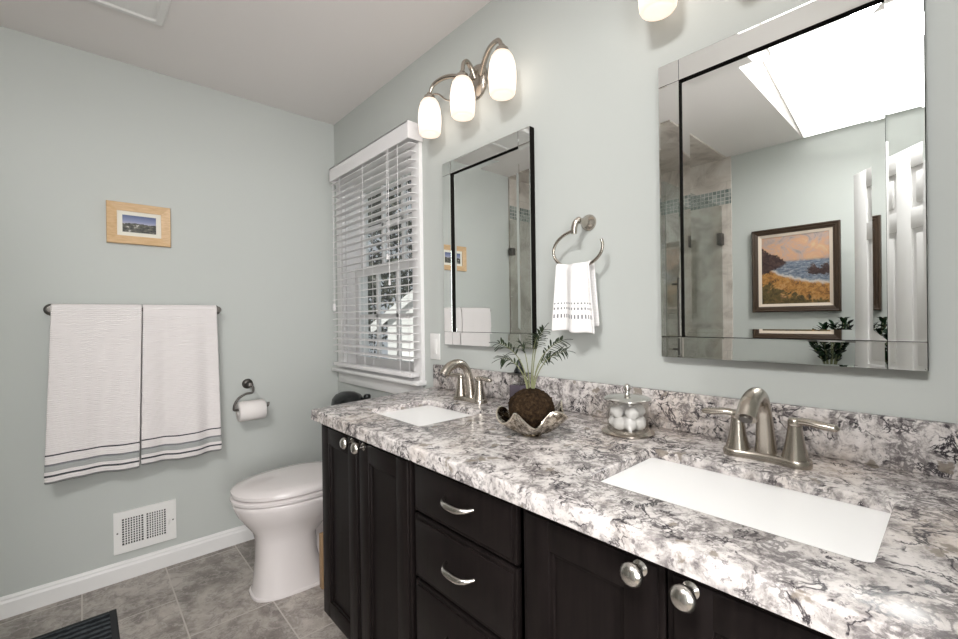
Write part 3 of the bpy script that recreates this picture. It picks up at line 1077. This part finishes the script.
# ------------------------------------------------------------------ towel ring, holder, bar
tr = thing('towel_ring', (XW, .788, 1.503), 'brushed nickel open towel ring on the wall between the two mirrors', 'towel ring')
bm = B()
lathe(bm, [(0, -.001), (.026, -.001), (.026, .004), (.024, .009), (.016, .016), (.0105, .024), (.0095, .05), (.0105, .058), (0, .060)], (0, 0, 0), 28, '-X')
obj('wall_post', bm, M['nickel'], tr)
bm = B()
tube(bm, spline([(-.052, 0, .004), (-.060, .008, -.006), (-.062, .013, -.022), (-.062, .014, -.040)], 5), [.0095]*16, 12)
obj('bracket', bm, M['nickel'], tr)
bm = B()
cy, cz, ry, rz = .004, -.088, .090, .058
pts = []
for i in range(33):
    an = PI/2 + math.radians(8) + (2*PI-math.radians(84))*i/32
    pts.append((-.062, cy - ry*math.cos(an)*-1*-1 if False else cy - ry*math.cos(an)*-1, cz + rz*math.sin(an)))
# runs from the bracket round the window side, under, and up on the near side, leaving a gap
pts = [(-.062, cy + ry*math.sin(q), cz + rz*math.cos(q)) for q in [math.radians(6) + math.radians(282)*i/36 for i in range(37)]]
tube(bm, pts, .0048, 10)
obj('ring', bm, M['nickel'], tr)
RING = (XW-.062, .788+cy, 1.503+cz-rz)   # lowest point of the ring

def cloth(bm, width_pts, rows, thick):
    pass

def drape(name, label, cat, m, base, ucount, prof, yfun, group=None, thick=.006, uwidth=1.0):
    """prof(v): list of (s along the fold, depth, z); yfun(u, p) -> lateral position & ripple"""
    bm = B()
    uvl = bm.loops.layers.uv.new('UVMap')
    rows = []
    for j, p in enumerate(prof):
        rows.append([bm.verts.new(yfun(i/ucount, p)) for i in range(ucount+1)])
    for j in range(len(prof)-1):
        for i in range(ucount):
            f = bm.faces.new((rows[j][i], rows[j][i+1], rows[j+1][i+1], rows[j+1][i]))
            for lp, (ii, jj) in zip(f.loops, ((i, j), (i+1, j), (i+1, j+1), (i, j+1))):
                lp[uvl].uv = (ii/ucount*uwidth, prof[jj][0])
    o = obj(name, bm, m, None, True, 80)
    move_base(o, base)
    md = o.modifiers.new('thickness', 'SOLIDIFY')
    md.thickness = thick
    md.offset = 0
    md2 = o.modifiers.new('smooth', 'SUBSURF')
    md2.levels = md2.render_levels = 1
    return tag(o, label, cat, group)
# profile helper: front hem up, over a rod, down the back
def over_rod(zfront, zback, zrod, rr, nf=22):
    out = []
    for i in range(nf+1):
        z = zfront + (zrod-zfront)*i/nf
        out.append((z-zfront, rr, z))
    s0 = zrod-zfront
    for i in range(1, 8):
        an = PI*i/8
        out.append((s0+rr*an, rr*math.cos(an), zrod+rr*math.sin(an)))
    s0 += rr*PI
    for i in range(nf//2+1):
        z = zrod + (zback-zrod)*i/(nf//2)
        out.append((s0+zrod-z, -rr, z))
    return out

# hand towel through the ring (front faces -x)
def hand_pt(uu, p):
    s, d, z = p
    k = max(0, (RING[2]-z)/.23)           # 0 at ring, 1 at hem
    wd = .056 + .012*min(1, k*1.3)
    y = RING[1] + .008 + (0.5-uu)*2*wd
    sag = .010*math.cos((uu-.5)*PI*2.0) if k < .02 else 0
    x = RING[0] - d - (.010+.012*k)*math.cos(uu*PI*2*1.55+.6)*(1 if d > 0 else .5) - (.004 if d > 0 else -.006)
    dz = 0
    if d > 0:
        dz = -.012*k*max(0, (uu-.80)/.2) + .004*k*math.sin(uu*7)
    return Vector((min(x, XW-.006), y, z + dz - .006*math.sin(uu*PI)*max(0, 1-k*4)))
drape('hand_towel', 'white hand towel with grey dotted hem hanging through the towel ring', 'towel', M['hand_towel'], (RING[0], RING[1], 1.155), 28,
      over_rod(1.160, 1.175, RING[2]+.004, .012, 16), hand_pt, uwidth=.30)

# towel bar on the back wall
BX0, BX1, BZ, BY = -.098, .519, 1.268, YB-.072
tb = thing('towel_bar', ((BX0+BX1)/2, YB, BZ), 'dark nickel towel bar on the back wall holding two towels', 'towel bar')
bm = B()
tube(bm, [(BX0, BY, BZ), (BX1, BY, BZ)], .009, 16)
obj('bar', bm, M['nickel_dark'], tb, world=True)
for x in (BX0, BX1):
    bm = B()
    lathe(bm, [(0, -.001), (.026, -.001), (.026, .005), (.020, .012), (.012, .020), (.0105, .055), (.015, .064), (.0175, .074), (.014, .083), (0, .086)], (x, YB, BZ), 24, '-Y')
    obj('end_post', bm, M['nickel_dark'], tb, world=True)
def bath_towel(x0t, x1t, x0b, x1b, zb, label, waves, ph):
    def f(uu, p):
        s, d, z = p
        k = max(0, min(1, (BZ-z)/(BZ-zb)))
        x = (x0t+(x1t-x0t)*uu)*(1-k) + (x0b+(x1b-x0b)*uu)*k
        amp = .003+.012*k if d > 0 else .002
        y = BY - d - (amp*(math.sin(uu*PI*2*waves+ph)+.35*math.sin(uu*PI*2*waves*2.3+ph*2)) + (.012*k if d > 0 else 0))
        return Vector((x, min(y, YB-.008), z + (.003*k*math.sin(uu*5+ph) if d > 0 else .02 if k > .8 else 0)))
    return drape('bath_towel', label, 'towel', M['towel'], ((x0b+x1b)/2, BY, zb), 36, over_rod(zb, zb+.05, BZ+.004, .016, 26), f, 'striped towels on the bar', .009, .35)
bath_towel(-.098, .207, -.126, .187, .540, 'left white bath towel with grey striped hem on the wall bar', 1.2, .4)
bath_towel(.210, .513, .193, .524, .542, 'right white bath towel with grey striped hem, nearer the toilet', 1.6, 2.2)

# toilet paper holder and roll
th_ = thing('toilet_paper_holder', (.672, YB, .862), 'dark nickel hook arm paper holder on the wall above the toilet', 'paper holder')
RX0, RX1, RY, RZ2 = .606, .735, YB-.080, .738
bm = B()
lathe(bm, [(0, -.001), (.027, -.001), (.027, .005), (.024, .010), (.013, .016), (.0105, .03), (.0105, .066), (.012, .074), (0, .078)], (.672, YB, .862), 24, '-Y')
obj('wall_post', bm, M['nickel_dark'], th_, world=True)
bm = B()
tube(bm, spline([(.674, RY+.008, .862), (.680, RY, .845), (.675, RY, .822), (.645, RY, .818), (.612, RY, .800), (.591, RY, .770), (.586, RY, .745), (.590, RY, RZ2), (.60, RY, RZ2), (.66, RY, RZ2), (.735, RY, RZ2), (.754, RY, .742), (.758, RY, .760)], 6), .0062, 10)
obj('arm', bm, M['nickel_dark'], th_, world=True)
bm = B()
lathe(bm, [(.018, 0), (.050, 0), (.053, .003), (.053, RX1-RX0-.003), (.050, RX1-RX0), (.018, RX1-RX0), (.018, 0)], (RX0, RY, RZ2-.0115), 40, 'X')
o = obj('toilet_paper_roll', bm, M['paper'], None, True, 50)
# loose tail of paper hanging behind
move_base(o, (.67, RY, RZ2-.064))
tag(o, 'white toilet paper roll on the dark wall holder', 'toilet paper')

# picture in a pale oak frame
pf = thing('picture_frame', (.209, YB, 1.677), 'small landscape picture in a wide pale wood frame above the towels', 'picture')
hw, hh, fw = .122, .0965, .038
bm = B()
o4 = [(-hw, -hh), (hw, -hh), (hw, hh), (-hw, hh)]
i4 = [(-hw+fw, -hh+fw), (hw-fw, -hh+fw), (hw-fw, hh-fw), (-hw+fw, hh-fw)]
loops = []
for pts, y in ((o4, 0), (o4, -.018), ([(x*.985, z*.982) for x, z in o4], -.021), (i4, -.014), (i4, -.004)):
    loops.append([Vector((x, y, z)) for x, z in pts])
loft(bm, loops, cap=False)
obj('frame', bm, M['oak'], pf, False)
bm = B()
box(bm, (-hw+fw-.002, -.008, -hh+fw-.002), (hw-fw+.002, 0, hh-fw+.002))
obj('mat_board', bm, M['mat_board'], pf, False)
bm = B()
box(bm, (-.064, -.0095, -.040), (.064, -.0075, .040))
obj('print', bm, M['print'], pf, False)

# wall register
vg = thing('wall_vent', (.2165, YB, .224), 'white steel wall register with louvres below the towels', 'vent')
bm = B()
w2, h2 = .1205, .0965
for lo, hi in (((-w2, -h2), (-.090, h2)), ((.078, -h2), (w2, h2)), ((-.010, -.062), (.002, .062)), ((-.090, -h2), (.078, -.062)), ((-.090, .062), (.078, h2))):
    box(bm, (lo[0], -.010, lo[1]), (hi[0], 0, hi[1]))
obj('face_plate', bm, M['white_plastic'], vg, False)
bm = B()
box(bm, (-.095, -.003, -.066), (.082, -.0005, .066))
obj('duct_shadow', bm, M['dark_void'], vg, False)  # flat dark sheet stands in for the shade inside the duct
bm = B()
for x0, x1 in ((-.090, -.010), (.002, .078)):
    n = 8
    for i in range(1, n):
        x = x0+(x1-x0)*i/n
        box(bm, (x-.0022, -.009, -.063), (x+.0022, -.002, .063))
    for i in range(1, 11):
        z = -.062+.124*i/11
        box(bm, (x0, -.006, z-.0016), (x1, -.003, z+.0016))
obj('louvres', bm, M['white_plastic'], vg, False)
bm = B()
box(bm, (.086, -.016, -.018), (.094, -.009, .030), .002)
box(bm, (.088, -.024, .004), (.092, -.014, .012), .001)
obj('damper_lever', bm, M['white_plastic'], vg)
for x in (-.107, .107):
    bm = B()
    lathe(bm, [(0, .0125), (.003, .012), (.004, .0095), (0, .0095)], (x, 0, 0), 12, '-Y')
    obj('screw', bm, M['nickel_dark'], vg)

# blank switch plate
sw = thing('switch_plate', (XW, 1.609, 1.080), 'small white switch plate on the wall between window and mirror', 'switch')
bm = B()
box(bm, (-.006, -.036, -.059), (0, .036, .059), .003)
obj('plate', bm, M['white_plastic'], sw)
bm = B()
box(bm, (-.0085, -.017, -.033), (-.005, .017, .033), .0015)
obj('rocker', bm, M['white_plastic'], sw)

# ceiling exhaust grille
cv = thing('ceiling_vent', (.11, 2.05, ZC), 'white square exhaust fan cover on the ceiling', 'vent')
bm = B()
secs = []
for hx, z in ((.155, 0), (.155, -.008), (.145, -.020), (.125, -.021), (.118, -.014)):
    secs.append([Vector((x, y, z)) for x, y in rrect(-hx, hx, -hx, hx, .012, 4)])
loft(bm, secs)
obj('cover', bm, M['white_plastic'], cv, True, 30)
bm = B()
box(bm, (-.112, -.112, -.0175), (.112, .112, -.0135), .002)
obj('grille', bm, M['white_plastic'], cv, False)

# ------------------------------------------------------------------ toilet
TY = 2.095
tl = thing('toilet', (.86, TY, 0), 'white toilet with closed lid between the dark vanity and the back wall', 'toilet')
def egg(xf, xb, hw_, z, n=40, pw=2.2, blunt=.42):
    """egg outline, tip towards -x (world coords)"""
    out = []
    xc = xf + (xb-xf)*(1-blunt) if False else xb-(xb-xf)*.42
    for k in range(n):
        an = 2*PI*k/n
        cs, sn = math.cos(an), math.sin(an)
        ex = 2/pw
        xx = math.copysign(abs(cs)**ex, cs)
        yy = math.copysign(abs(sn)**ex, sn)
        x = xc + (xx*(xb-xc) if xx > 0 else xx*(xc-xf))
        out.append(Vector((x, TY+yy*hw_, z)))
    return out
bm = B()
loft(bm, [egg(.538, .86, .112, .012, pw=2.8), egg(.545, .84, .108, .03, pw=2.8), egg(.556, .81, .102, .15, pw=2.8), egg(.556, .81, .103, .235, pw=2.7), egg(.545, .86, .115, .275, pw=2.5),
          egg(.510, .95, .148, .325, pw=2.3), egg(.484, 1.0, .172, .365, pw=2.3), egg(.470, 1.01, .183, .400, pw=2.3), egg(.466, 1.01, .186, .418, pw=2.3), egg(.470, 1.0, .182, .424, pw=2.3)])
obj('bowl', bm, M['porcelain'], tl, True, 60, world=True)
bm = B()
loft(bm, [egg(.531, 1.10, .121, 0, pw=3.2), egg(.531, 1.10, .121, .010, pw=3.2), egg(.535, 1.09, .117, .014, pw=3.2)])
obj('base_rim', bm, M['porcelain'], tl, True, 40, world=True)
bm = B()
# trapway neck from pedestal up to the tank
loft(bm, [[Vector((x, TY+y, z)) for x, y in rrect(xq, 1.17, -hw_, hw_, .03)] for z, xq, hw_ in ((.015, .77, .050), (.2, .77, .050), (.28, .80, .065), (.34, .86, .12), (.40, .93, .17), (.425, .94, .18))])
obj('trapway', bm, M['porcelain'], tl, True, 50, world=True)
bm = B()
loft(bm, [egg(.478, .965, .172, .4235, pw=2.25), egg(.478, .965, .172, .429, pw=2.25), egg(.460, .965, .189, .431, pw=2.25), egg(.459, .965, .190, .442, pw=2.25), egg(.466, .960, .184, .447, pw=2.25), egg(.480, .950, .170, .4475, pw=2.25), egg(.480, .950, .170, .453, pw=2.25)])
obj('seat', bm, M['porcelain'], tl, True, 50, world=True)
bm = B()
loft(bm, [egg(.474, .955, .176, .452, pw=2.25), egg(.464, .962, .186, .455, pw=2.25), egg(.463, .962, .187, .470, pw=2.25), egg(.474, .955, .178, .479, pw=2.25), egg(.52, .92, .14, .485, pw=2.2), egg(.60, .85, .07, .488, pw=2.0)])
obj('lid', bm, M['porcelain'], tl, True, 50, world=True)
for s_ in (-1, 1):
    bm = B()
    tube(bm, [(.960, TY+s_*.075-.022, .452), (.960, TY+s_*.075+.022, .452)], .012, 14)
    obj('hinge', bm, M['porcelain'], tl, world=True)
bm = B()
loft(bm, [[Vector((x, TY+y, z)) for x, y in rrect(x0, 1.183, -hw_, hw_, .03)] for z, x0, hw_ in ((.425, .985, .195), (.55, .978, .208), (.668, .970, .218))])
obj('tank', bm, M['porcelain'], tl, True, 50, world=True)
bm = B()
loft(bm, [[Vector((x, TY+y, z)) for x, y in rrect(x0, 1.188, -hw_, hw_, .03)] for z, x0, hw_ in ((.669, .962, .226), (.675, .958, .230), (.698, .958, .230), (.706, .964, .224))])
obj('tank_lid', bm, M['porcelain'], tl, True, 50, world=True)
bm = B()
lathe(bm, [(0, .020), (.014, .018), (.016, 0), (0, 0)], (.975, TY-.15, .625), 16, '-X')
box(bm, (.948, TY-.16, .618), (.958, TY-.085, .632), .004)
obj('flush_lever', bm, M['nickel'], tl, world=True)

# black domed pouch on the tank
bk = thing('black_bowl', (1.06, 2.23, .706), 'black dome shaped object just showing over the far end of the worktop', 'bowl')
bm = B()
lathe(bm, [(0, 0), (.085, 0), (.100, .008), (.104, .045), (.098, .074), (.078, .096), (.045, .109), (0, .113)], (0, 0, 0), 32, sx=.80, sy=1.05)
obj('dome', bm, M['black_gloss'], bk)
bm = B()
lathe(bm, [(0, .102), (.014, .099), (.020, .090), (.018, .072), (.012, .05), (.012, 0), (0, 0)], (.072, -.078, 0), 16)
obj('side_handle', bm, M['black_gloss'], bk)

# slim wooden piece beside the toilet foot
bm = B()
box(bm, (-.016, -.014, 0), (.016, .014, .245), .003)
ws = obj('wooden_block', bm, M['tan_wood'])
ws.location = (.796, 1.942, 0)
tag(ws, 'slim upright tan wooden piece in the gap between toilet foot and vanity', 'wood piece')

# rug
rg = thing('bath_rug', (-.17, 2.14, 0), 'dark charcoal ribbed bath rug on the tile floor', 'rug')
bm = B()
box(bm, (-.24, -.23, 0), (.24, .23, .011), .004)
obj('pile', bm, M['rug'], rg)
bm = B()
for lo, hi in (((-.262, -.25), (-.238, .25)), ((.238, -.25), (.262, .25)), ((-.238, -.25), (.238, -.228)), ((-.238, .228), (.238, .25))):
    box(bm, (lo[0], lo[1], 0), (hi[0], hi[1], .009), .003)
obj('binding', bm, M['rug_edge'], rg)

# ------------------------------------------------------------------ things on the worktop
# silver shell bowl
BC = Vector((.864, .754, .900))
sb = thing('shell_bowl', BC, 'silver scalloped shell bowl holding the moss ball plant', 'bowl')
bm = B()
rings = []
NS, NR = 72, 10
def shell(r_, an, zoff=0):
    q = r_
    rad = .018 + .060*q**.85
    wob = math.sin(an*5+2.16)
    rad += (.010*wob + .010*max(0, math.cos(an+.75))**3)*q**2
    z = .006 + .044*q**1.9 + (.017*math.sin(an*5+3.66) + .016*max(0, math.cos(an+.75))**3)*q**3
    z += .0018*math.cos(an*25)*q*(1-q)*4
    return Vector((rad*math.cos(an), rad*math.sin(an)*1.05, z + zoff))
outer_r = [[shell(i/NR, 2*PI*k/NS) for k in range(NS)] for i in range(NR+1)]
inner_r = [[shell(i/NR, 2*PI*k/NS)*1.0 + Vector((0, 0, .004)) - Vector((math.cos(2*PI*k/NS), math.sin(2*PI*k/NS), 0))*.002 for k in range(NS)] for i in range(NR, -1, -1)]
loft(bm, outer_r + inner_r)
lathe(bm, [(0, 0), (.026, 0), (.028, .003), (.020, .009), (0, .012)], (0, 0, 0), 32)
obj('shell', bm, M['silver'], sb, True, 70)
bm = B()
tube(bm, [shell(1, 2*PI*k/NS, .002) for k in range(NS+1)], .0028, 8, cap=False)
obj('rolled_rim', bm, mat('bright_silver', (.86, .80, .70), .16, 1), sb)

kp = thing('moss_ball_palm', (BC.x, BC.y, .917), 'small palm growing from a dark moss ball in the silver bowl', 'plant')
bm = B()
bmesh.ops.create_icosphere(bm, subdivisions=5, radius=.059)
for v in bm.verts:
    d = v.co.normalized()
    v.co = d*(.059 + .004*noise.noise(v.co*55) + .0035*noise.noise(v.co*160) + .0025*noise.noise(v.co*340)) 
    v.co.z = v.co.z*.87 + .053
    v.co.z = max(v.co.z, .001)
obj('moss_ball', bm, M['moss'], kp, True, 180)
bm_s, bm_l = B(), B()
# image-right is (+.74,-.67) in plan; stems rise from the ball and arch
er = Vector((.7404, -.6722, 0))
ef = Vector((.6722, .7404, 0))
rnd = random.Random(11)
def leaflet(bm, p, d, L_, wd):
    d = d.normalized()
    side = d.cross(Vector((0, 0, 1)))
    side = side.normalized() if side.length > .1 else Vector((1, 0, 0))
    upv = side.cross(d)
    prev = None
    n = 6
    mid, lft, rgt = [], [], []
    for i in range(n+1):
        q = i/n
        c_ = p + d*L_*q + Vector((0, 0, -L_*.28*q*q))
        w_ = wd*math.sin(PI*min(1, .08+q*.92))**.8*(1-q*.35)
        if i == n:
            w_ = .0002
        mid.append(bm.verts.new(c_ + upv*-.0006))
        lft.append(bm.verts.new(c_ + side*w_ + upv*.0008))
        rgt.append(bm.verts.new(c_ - side*w_ + upv*.0008))
    for i in range(n):
        bm.faces.new((lft[i], lft[i+1], mid[i+1], mid[i]))
        bm.faces.new((mid[i], mid[i+1], rgt[i+1], rgt[i]))
base = Vector((0, 0, .098))
def frond(tip_r, tip_f, tip_z, start_r, nl, L_, s_from=.45):
    p0 = base + er*start_r
    p3 = Vector((0, 0, tip_z-.917)) + er*tip_r + ef*tip_f
    p1 = p0 + Vector((0, 0, (p3.z-p0.z)*.75)) + er*(tip_r-start_r)*.08
    p2 = p0.lerp(p3, .70) + Vector((0, 0, .030))
    pts = bez(p0, p1, p2, p3, 20)
    tube(bm_s, pts, [.0017-.0010*i/20 for i in range(21)], 6)
    for i in range(nl):
        q = s_from + (1-s_from)*i/(nl-1)
        k = q*20
        i0 = min(19, int(k))
        p = pts[i0].lerp(pts[i0+1], k-i0)
        tg = (pts[i0+1]-pts[i0]).normalized()
        sd = tg.cross(Vector((0, 0, 1)))
        sd = sd.normalized() if sd.length > .05 else er
        for s_ in (-1, 1):
            vd = tg.cross(ef).normalized()
            dd = tg*.55 + (sd*.6 + vd*rnd.uniform(.35, .8))*s_ + Vector((0, 0, .05+rnd.uniform(-.2, .2)))
            leaflet(bm_l, p, dd, L_*(1-.35*abs(q-.7)/.5)*rnd.uniform(.8, 1.15), .0030)
    leaflet(bm_l, pts[-1], pts[-1]-pts[-2], L_*.9, .003)
frond(-.080, -.010, 1.140, -.008, 8, .034, .50)
frond(-.072, .022, 1.098, -.010, 8, .034, .48)
frond(-.022, .030, 1.135, -.004, 7, .030, .55)
frond(.034, .0, 1.172, .004, 9, .036, .48)
frond(.016, -.02, 1.158, .001, 8, .034, .52)
frond(.078, -.020, 1.145, .006, 9, .034, .48)
frond(.094, .015, 1.116, .008, 9, .032, .50)
frond(.056, .03, 1.100, .005, 7, .030, .55)
obj('stems', bm_s, M['stem'], kp)
obj('foliage', bm_l, M['leaf'], kp, True, 180)

# square glass bottle with a black stopper, against the backsplash
db = thing('glass_bottle', (1.132, 1.040, .900), 'square glass bottle with black stopper standing behind the moss ball plant', 'bottle')
bm = B()
box(bm, (-.026, -.026, .072), (.026, .026, .108), .004)
obj('glass_top', bm, M['jar_glass'], db)
bm = B()
box(bm, (-.026, -.026, 0), (.026, .026, .072), .004)
obj('glass_base', bm, M['violet_glass'], db)
bm = B()
box(bm, (-.031, -.031, .108), (.031, .031, .113), .0015)
obj('collar', bm, M['nickel_dark'], db)
bm = B()
lathe(bm, [(0, .113), (.018, .113), (.019, .120), (.012, .135), (.006, .148), (.004, .160), (0, .163)], (0, 0, 0), 20)
obj('stopper', bm, M['black_gloss'], db)

# apothecary jar with cotton balls
JC = Vector((1.055, .588, .900))
jr = thing('cotton_jar', JC, 'round glass jar with silver lid and base between the two sinks', 'jar')
bm = B()
lathe(bm, [(0, 0), (.060, 0), (.066, .003), (.066, .006), (.060, .010), (.053, .0125), (0, .0125)], (0, 0, 0), 48)
obj('base', bm, M['nickel'], jr)
bm = B()
lathe(bm, [(.0495, .012), (.0495, .088), (.0525, .088), (.0525, .012)], (0, 0, 0), 48)
bm.verts.ensure_lookup_table()
obj('glass', bm, M['jar_glass'], jr)
bm = B()
lathe(bm, [(0, .087), (.056, .087), (.0595, .0885), (.0595, .091), (.052, .0955), (.020, .099), (.009, .100), (.0065, .104), (.006, .110), (.0085, .113), (.0095, .119), (.0075, .1255), (.003, .129), (0, .1295)], (0, 0, 0), 48)
obj('lid', bm, M['chrome'], jr)
rnd = random.Random(5)
spots = []
for k in range(7):
    an = k*2*PI/7+.25
    spots.append((.031*math.cos(an), .031*math.sin(an), .0295))
spots.append((0, 0, .030))
for k in range(4):
    an = k*2*PI/4+.9
    spots.append((.029*math.cos(an), .029*math.sin(an), .0575))
proto = None
for k, (x, y, z) in enumerate(spots):
    if proto is None:
        bm = B()
        bmesh.ops.create_icosphere(bm, subdivisions=3, radius=.0165)
        for v in bm.verts:
            v.co *= 1 + .10*noise.noise(v.co*70) + .05*noise.noise(v.co*160)
        proto = o = obj('cotton_ball', bm, M['cotton'], None, True, 180)
        tag(o, 'white cotton ball heaped inside the round glass jar', 'cotton ball', 'cotton balls in the jar')
    else:
        o = proto.copy()
        C.objects.link(o)
    o.location = JC + Vector((x, y, z))
    o.rotation_euler = (rnd.uniform(0, 6), rnd.uniform(0, 6), rnd.uniform(0, 6))

# ------------------------------------------------------------------ what the mirrors show: opposite wall, door, shower
pt = thing('painting', (XL, .790, 1.525), 'framed seascape painting of a beach on the wall seen in the big mirror', 'painting')
hw, hh = .259, .303
def frame_loop(prof):
    bm = B()
    secs = []
    for inset, d in prof:
        secs.append([Vector((d, y, z)) for y, z in ((-hw+inset, -hh+inset), (hw-inset, -hh+inset), (hw-inset, hh-inset), (-hw+inset, hh-inset))])
    return loft(bm, secs, cap=False)
obj('frame', frame_loop([(0, .001), (0, .030), (.008, .036), (.016, .030), (.024, .030), (.032, .024), (.040, .022), (.040, .004)]), M['dark_frame'], pt, False)
obj('liner', frame_loop([(.039, .004), (.039, .020), (.060, .014), (.060, .004)]), M['liner'], pt, False)
bm = B()
box(bm, (.004, -hw+.058, -hh+.058), (.010, hw-.058, hh-.058))
obj('canvas', bm, M['seascape'], pt, False)

# plant on a stand under the painting
ps = thing('plant_stand', (-1.20, .56, 0), 'slim wooden plant stand under the seascape painting', 'plant stand')
bm = B()
box(bm, (-.15, -.15, .68), (.15, .15, .705), .004)
obj('top', bm, M['dark_frame'], ps)
for sx in (-1, 1):
    for sy in (-1, 1):
        bm = B()
        box(bm, (sx*.125-.014, sy*.125-.014, 0), (sx*.125+.014, sy*.125+.014, .68), .003)
        obj('leg', bm, M['dark_frame'], ps)
zp = thing('potted_plant', (-1.20, .56, .705), 'dark glossy leaved potted plant on the stand, seen in the big mirror', 'plant')
bm = B()
lathe(bm, [(0, 0), (.065, 0), (.085, .10), (.09, .13), (.082, .13), (.078, .10), (0, .098)], (0, 0, 0), 32)
obj('pot', bm, M['white_plastic'], zp)
bm_s, bm_l = B(), B()
rnd = random.Random(3)
for k in range(9):
    an = k*2*PI/9+.3
    rr = rnd.uniform(.06, .13)
    hgt = rnd.uniform(.34, .47)
    p0 = Vector((.02*math.cos(an), .02*math.sin(an), .095))
    p3 = Vector((rr*math.cos(an), rr*math.sin(an), hgt))
    pts = bez(p0, p0+Vector((0, 0, .15)), p3-Vector((0, 0, .1)), p3, 14)
    tube(bm_s, pts, [.006-.004*i/14 for i in range(15)], 6)
    for i in range(4, 15):
        tg = (pts[i]-pts[i-1]).normalized()
        sd = Vector((-math.sin(an), math.cos(an), 0))
        for s_ in (-1, 1):
            leaflet(bm_l, pts[i], tg*.8+sd*s_*rnd.uniform(.4, 1.1)+Vector((rnd.uniform(-.5, .5), rnd.uniform(-.5, .5), rnd.uniform(-.2, .4))), rnd.uniform(.055, .08), .016)
obj('stems', bm_s, M['stem'], zp)
obj('foliage', bm_l, M['zz_leaf'], zp, True, 180)

# six panel door, standing ajar
dr = bpy.data.objects.new('door_1', None)
C.objects.link(dr)
dr.location = (-.466, -.055, 0)
dr.rotation_euler = (0, 0, math.atan2(.461, -.582))
dr['kind'] = 'structure'
dr['label'] = 'white six panel door standing open, seen in the big mirror'
bm = B()
DW, DH, TH = .742, 2.025, .035
sx_ = [0, .105, .325, .417, .637, DW]
box(bm, (0, -TH/2+.008, .01), (DW, TH/2-.008, DH))
zr = [(.01, .22), (.80, .92), (1.62, 1.72), (1.92, DH)]
for x0, x1 in ((0, .105), (.325, .417), (.637, DW)):
    box(bm, (x0, -TH/2, .01), (x1, TH/2, DH), .002)
for z0, z1 in zr:
    box(bm, (.1, -TH/2+.0002, z0), (DW-.1, TH/2-.0002, z1), .002)
for x0, x1 in ((.105, .325), (.417, .637)):
    for z0, z1 in ((.22, .80), (.92, 1.62), (1.72, 1.92)):
        box(bm, (x0+.025, -TH/2+.002, z0+.025), (x1-.025, TH/2-.002, z1-.025), .006)
obj('leaf', bm, M['trim'], dr, True, 30)
bm = B()
for s_ in (-1, 1):
    lathe(bm, [(0, 0), (.028, 0), (.028, .006), (.012, .010), (.010, .03), (.026, .045), (.027, .056), (.018, .065), (0, .067)], (.68, 0, .88), 20, '-Y')
for v in list(bm.verts)[len(bm.verts)//2:]:
    v.co.y = -v.co.y
obj('door_knob', bm, M['nickel_dark'], dr)

# shower: tiled corner behind a glass enclosure
SHX, SHY = -.42, 1.19
bm = B()
box(bm, (XL+.0005, SHY, 0), (XL+.014, YB, ZC))
struct('wall_shower_left', bm, M['shower_tile'])
bm = B()
box(bm, (XL+.014, YB-.014, 0), (SHX, YB-.0005, ZC))
struct('wall_shower_back', bm, M['shower_tile'])
bm = B()
box(bm, (XL+.013, SHY, 2.075), (XL+.017, YB-.014, 2.19))
box(bm, (XL+.017, YB-.017, 2.075), (SHX, YB-.013, 2.19))
struct('trim_2', bm, M['mosaic'])
bm = B()
box(bm, (XL+.014, SHY+.03, ZC-.012), (SHX, YB-.014, ZC-.0005))
struct('ceiling_shade_panel', bm, M['shower_tile'])  # tile-coloured sheet in place of the darker, unlit shower ceiling
bm = B()
box(bm, (XL+.014, 1.215, 0), (SHX+.05, 1.305, .10), .005)
box(bm, (SHX-.045, 1.305, 0), (SHX+.05, YB-.014, .10), .005)
struct('trim_4', bm, M['shower_tile'])
sg = thing('shower_enclosure', (-.9, 1.26, .10), 'frameless glass shower enclosure reflected at the left of the big mirror', 'shower')
bm = B()
box(bm, (XL+.020, 1.255, .108), (SHX-.014, 1.265, 2.06), .001)
dg = obj('door', bm, M['shower_glass'], sg, False, world=True)
bm = B()
box(bm, (SHX-.005, 1.255, .10), (SHX+.005, YB-.016, 2.06), .001)
obj('side_panel', bm, M['shower_glass'], sg, False, world=True)
for z in (.42, 1.80):
    bm = B()
    box(bm, (XL+.014, 1.242, z-.045), (XL+.075, 1.278, z+.045), .003)
    obj('hinge', bm, M['nickel_dark'], dg, world=True)
for z in (.42, 1.78):
    bm = B()
    box(bm, (SHX-.02, YB-.06, z-.03), (SHX+.02, YB-.013, z+.03), .003)
    obj('bracket', bm, M['nickel_dark'], sg, world=True)
bm = B()
tube(bm, [(SHX-.09, 1.215, .95), (SHX-.09, 1.215, 1.45)], .010, 12)
for z in (.99, 1.41):
    tube(bm, [(SHX-.09, 1.215, z), (SHX-.09, 1.256, z)], .007, 10)
obj('pull_bar', bm, M['nickel_dark'], dg, world=True)
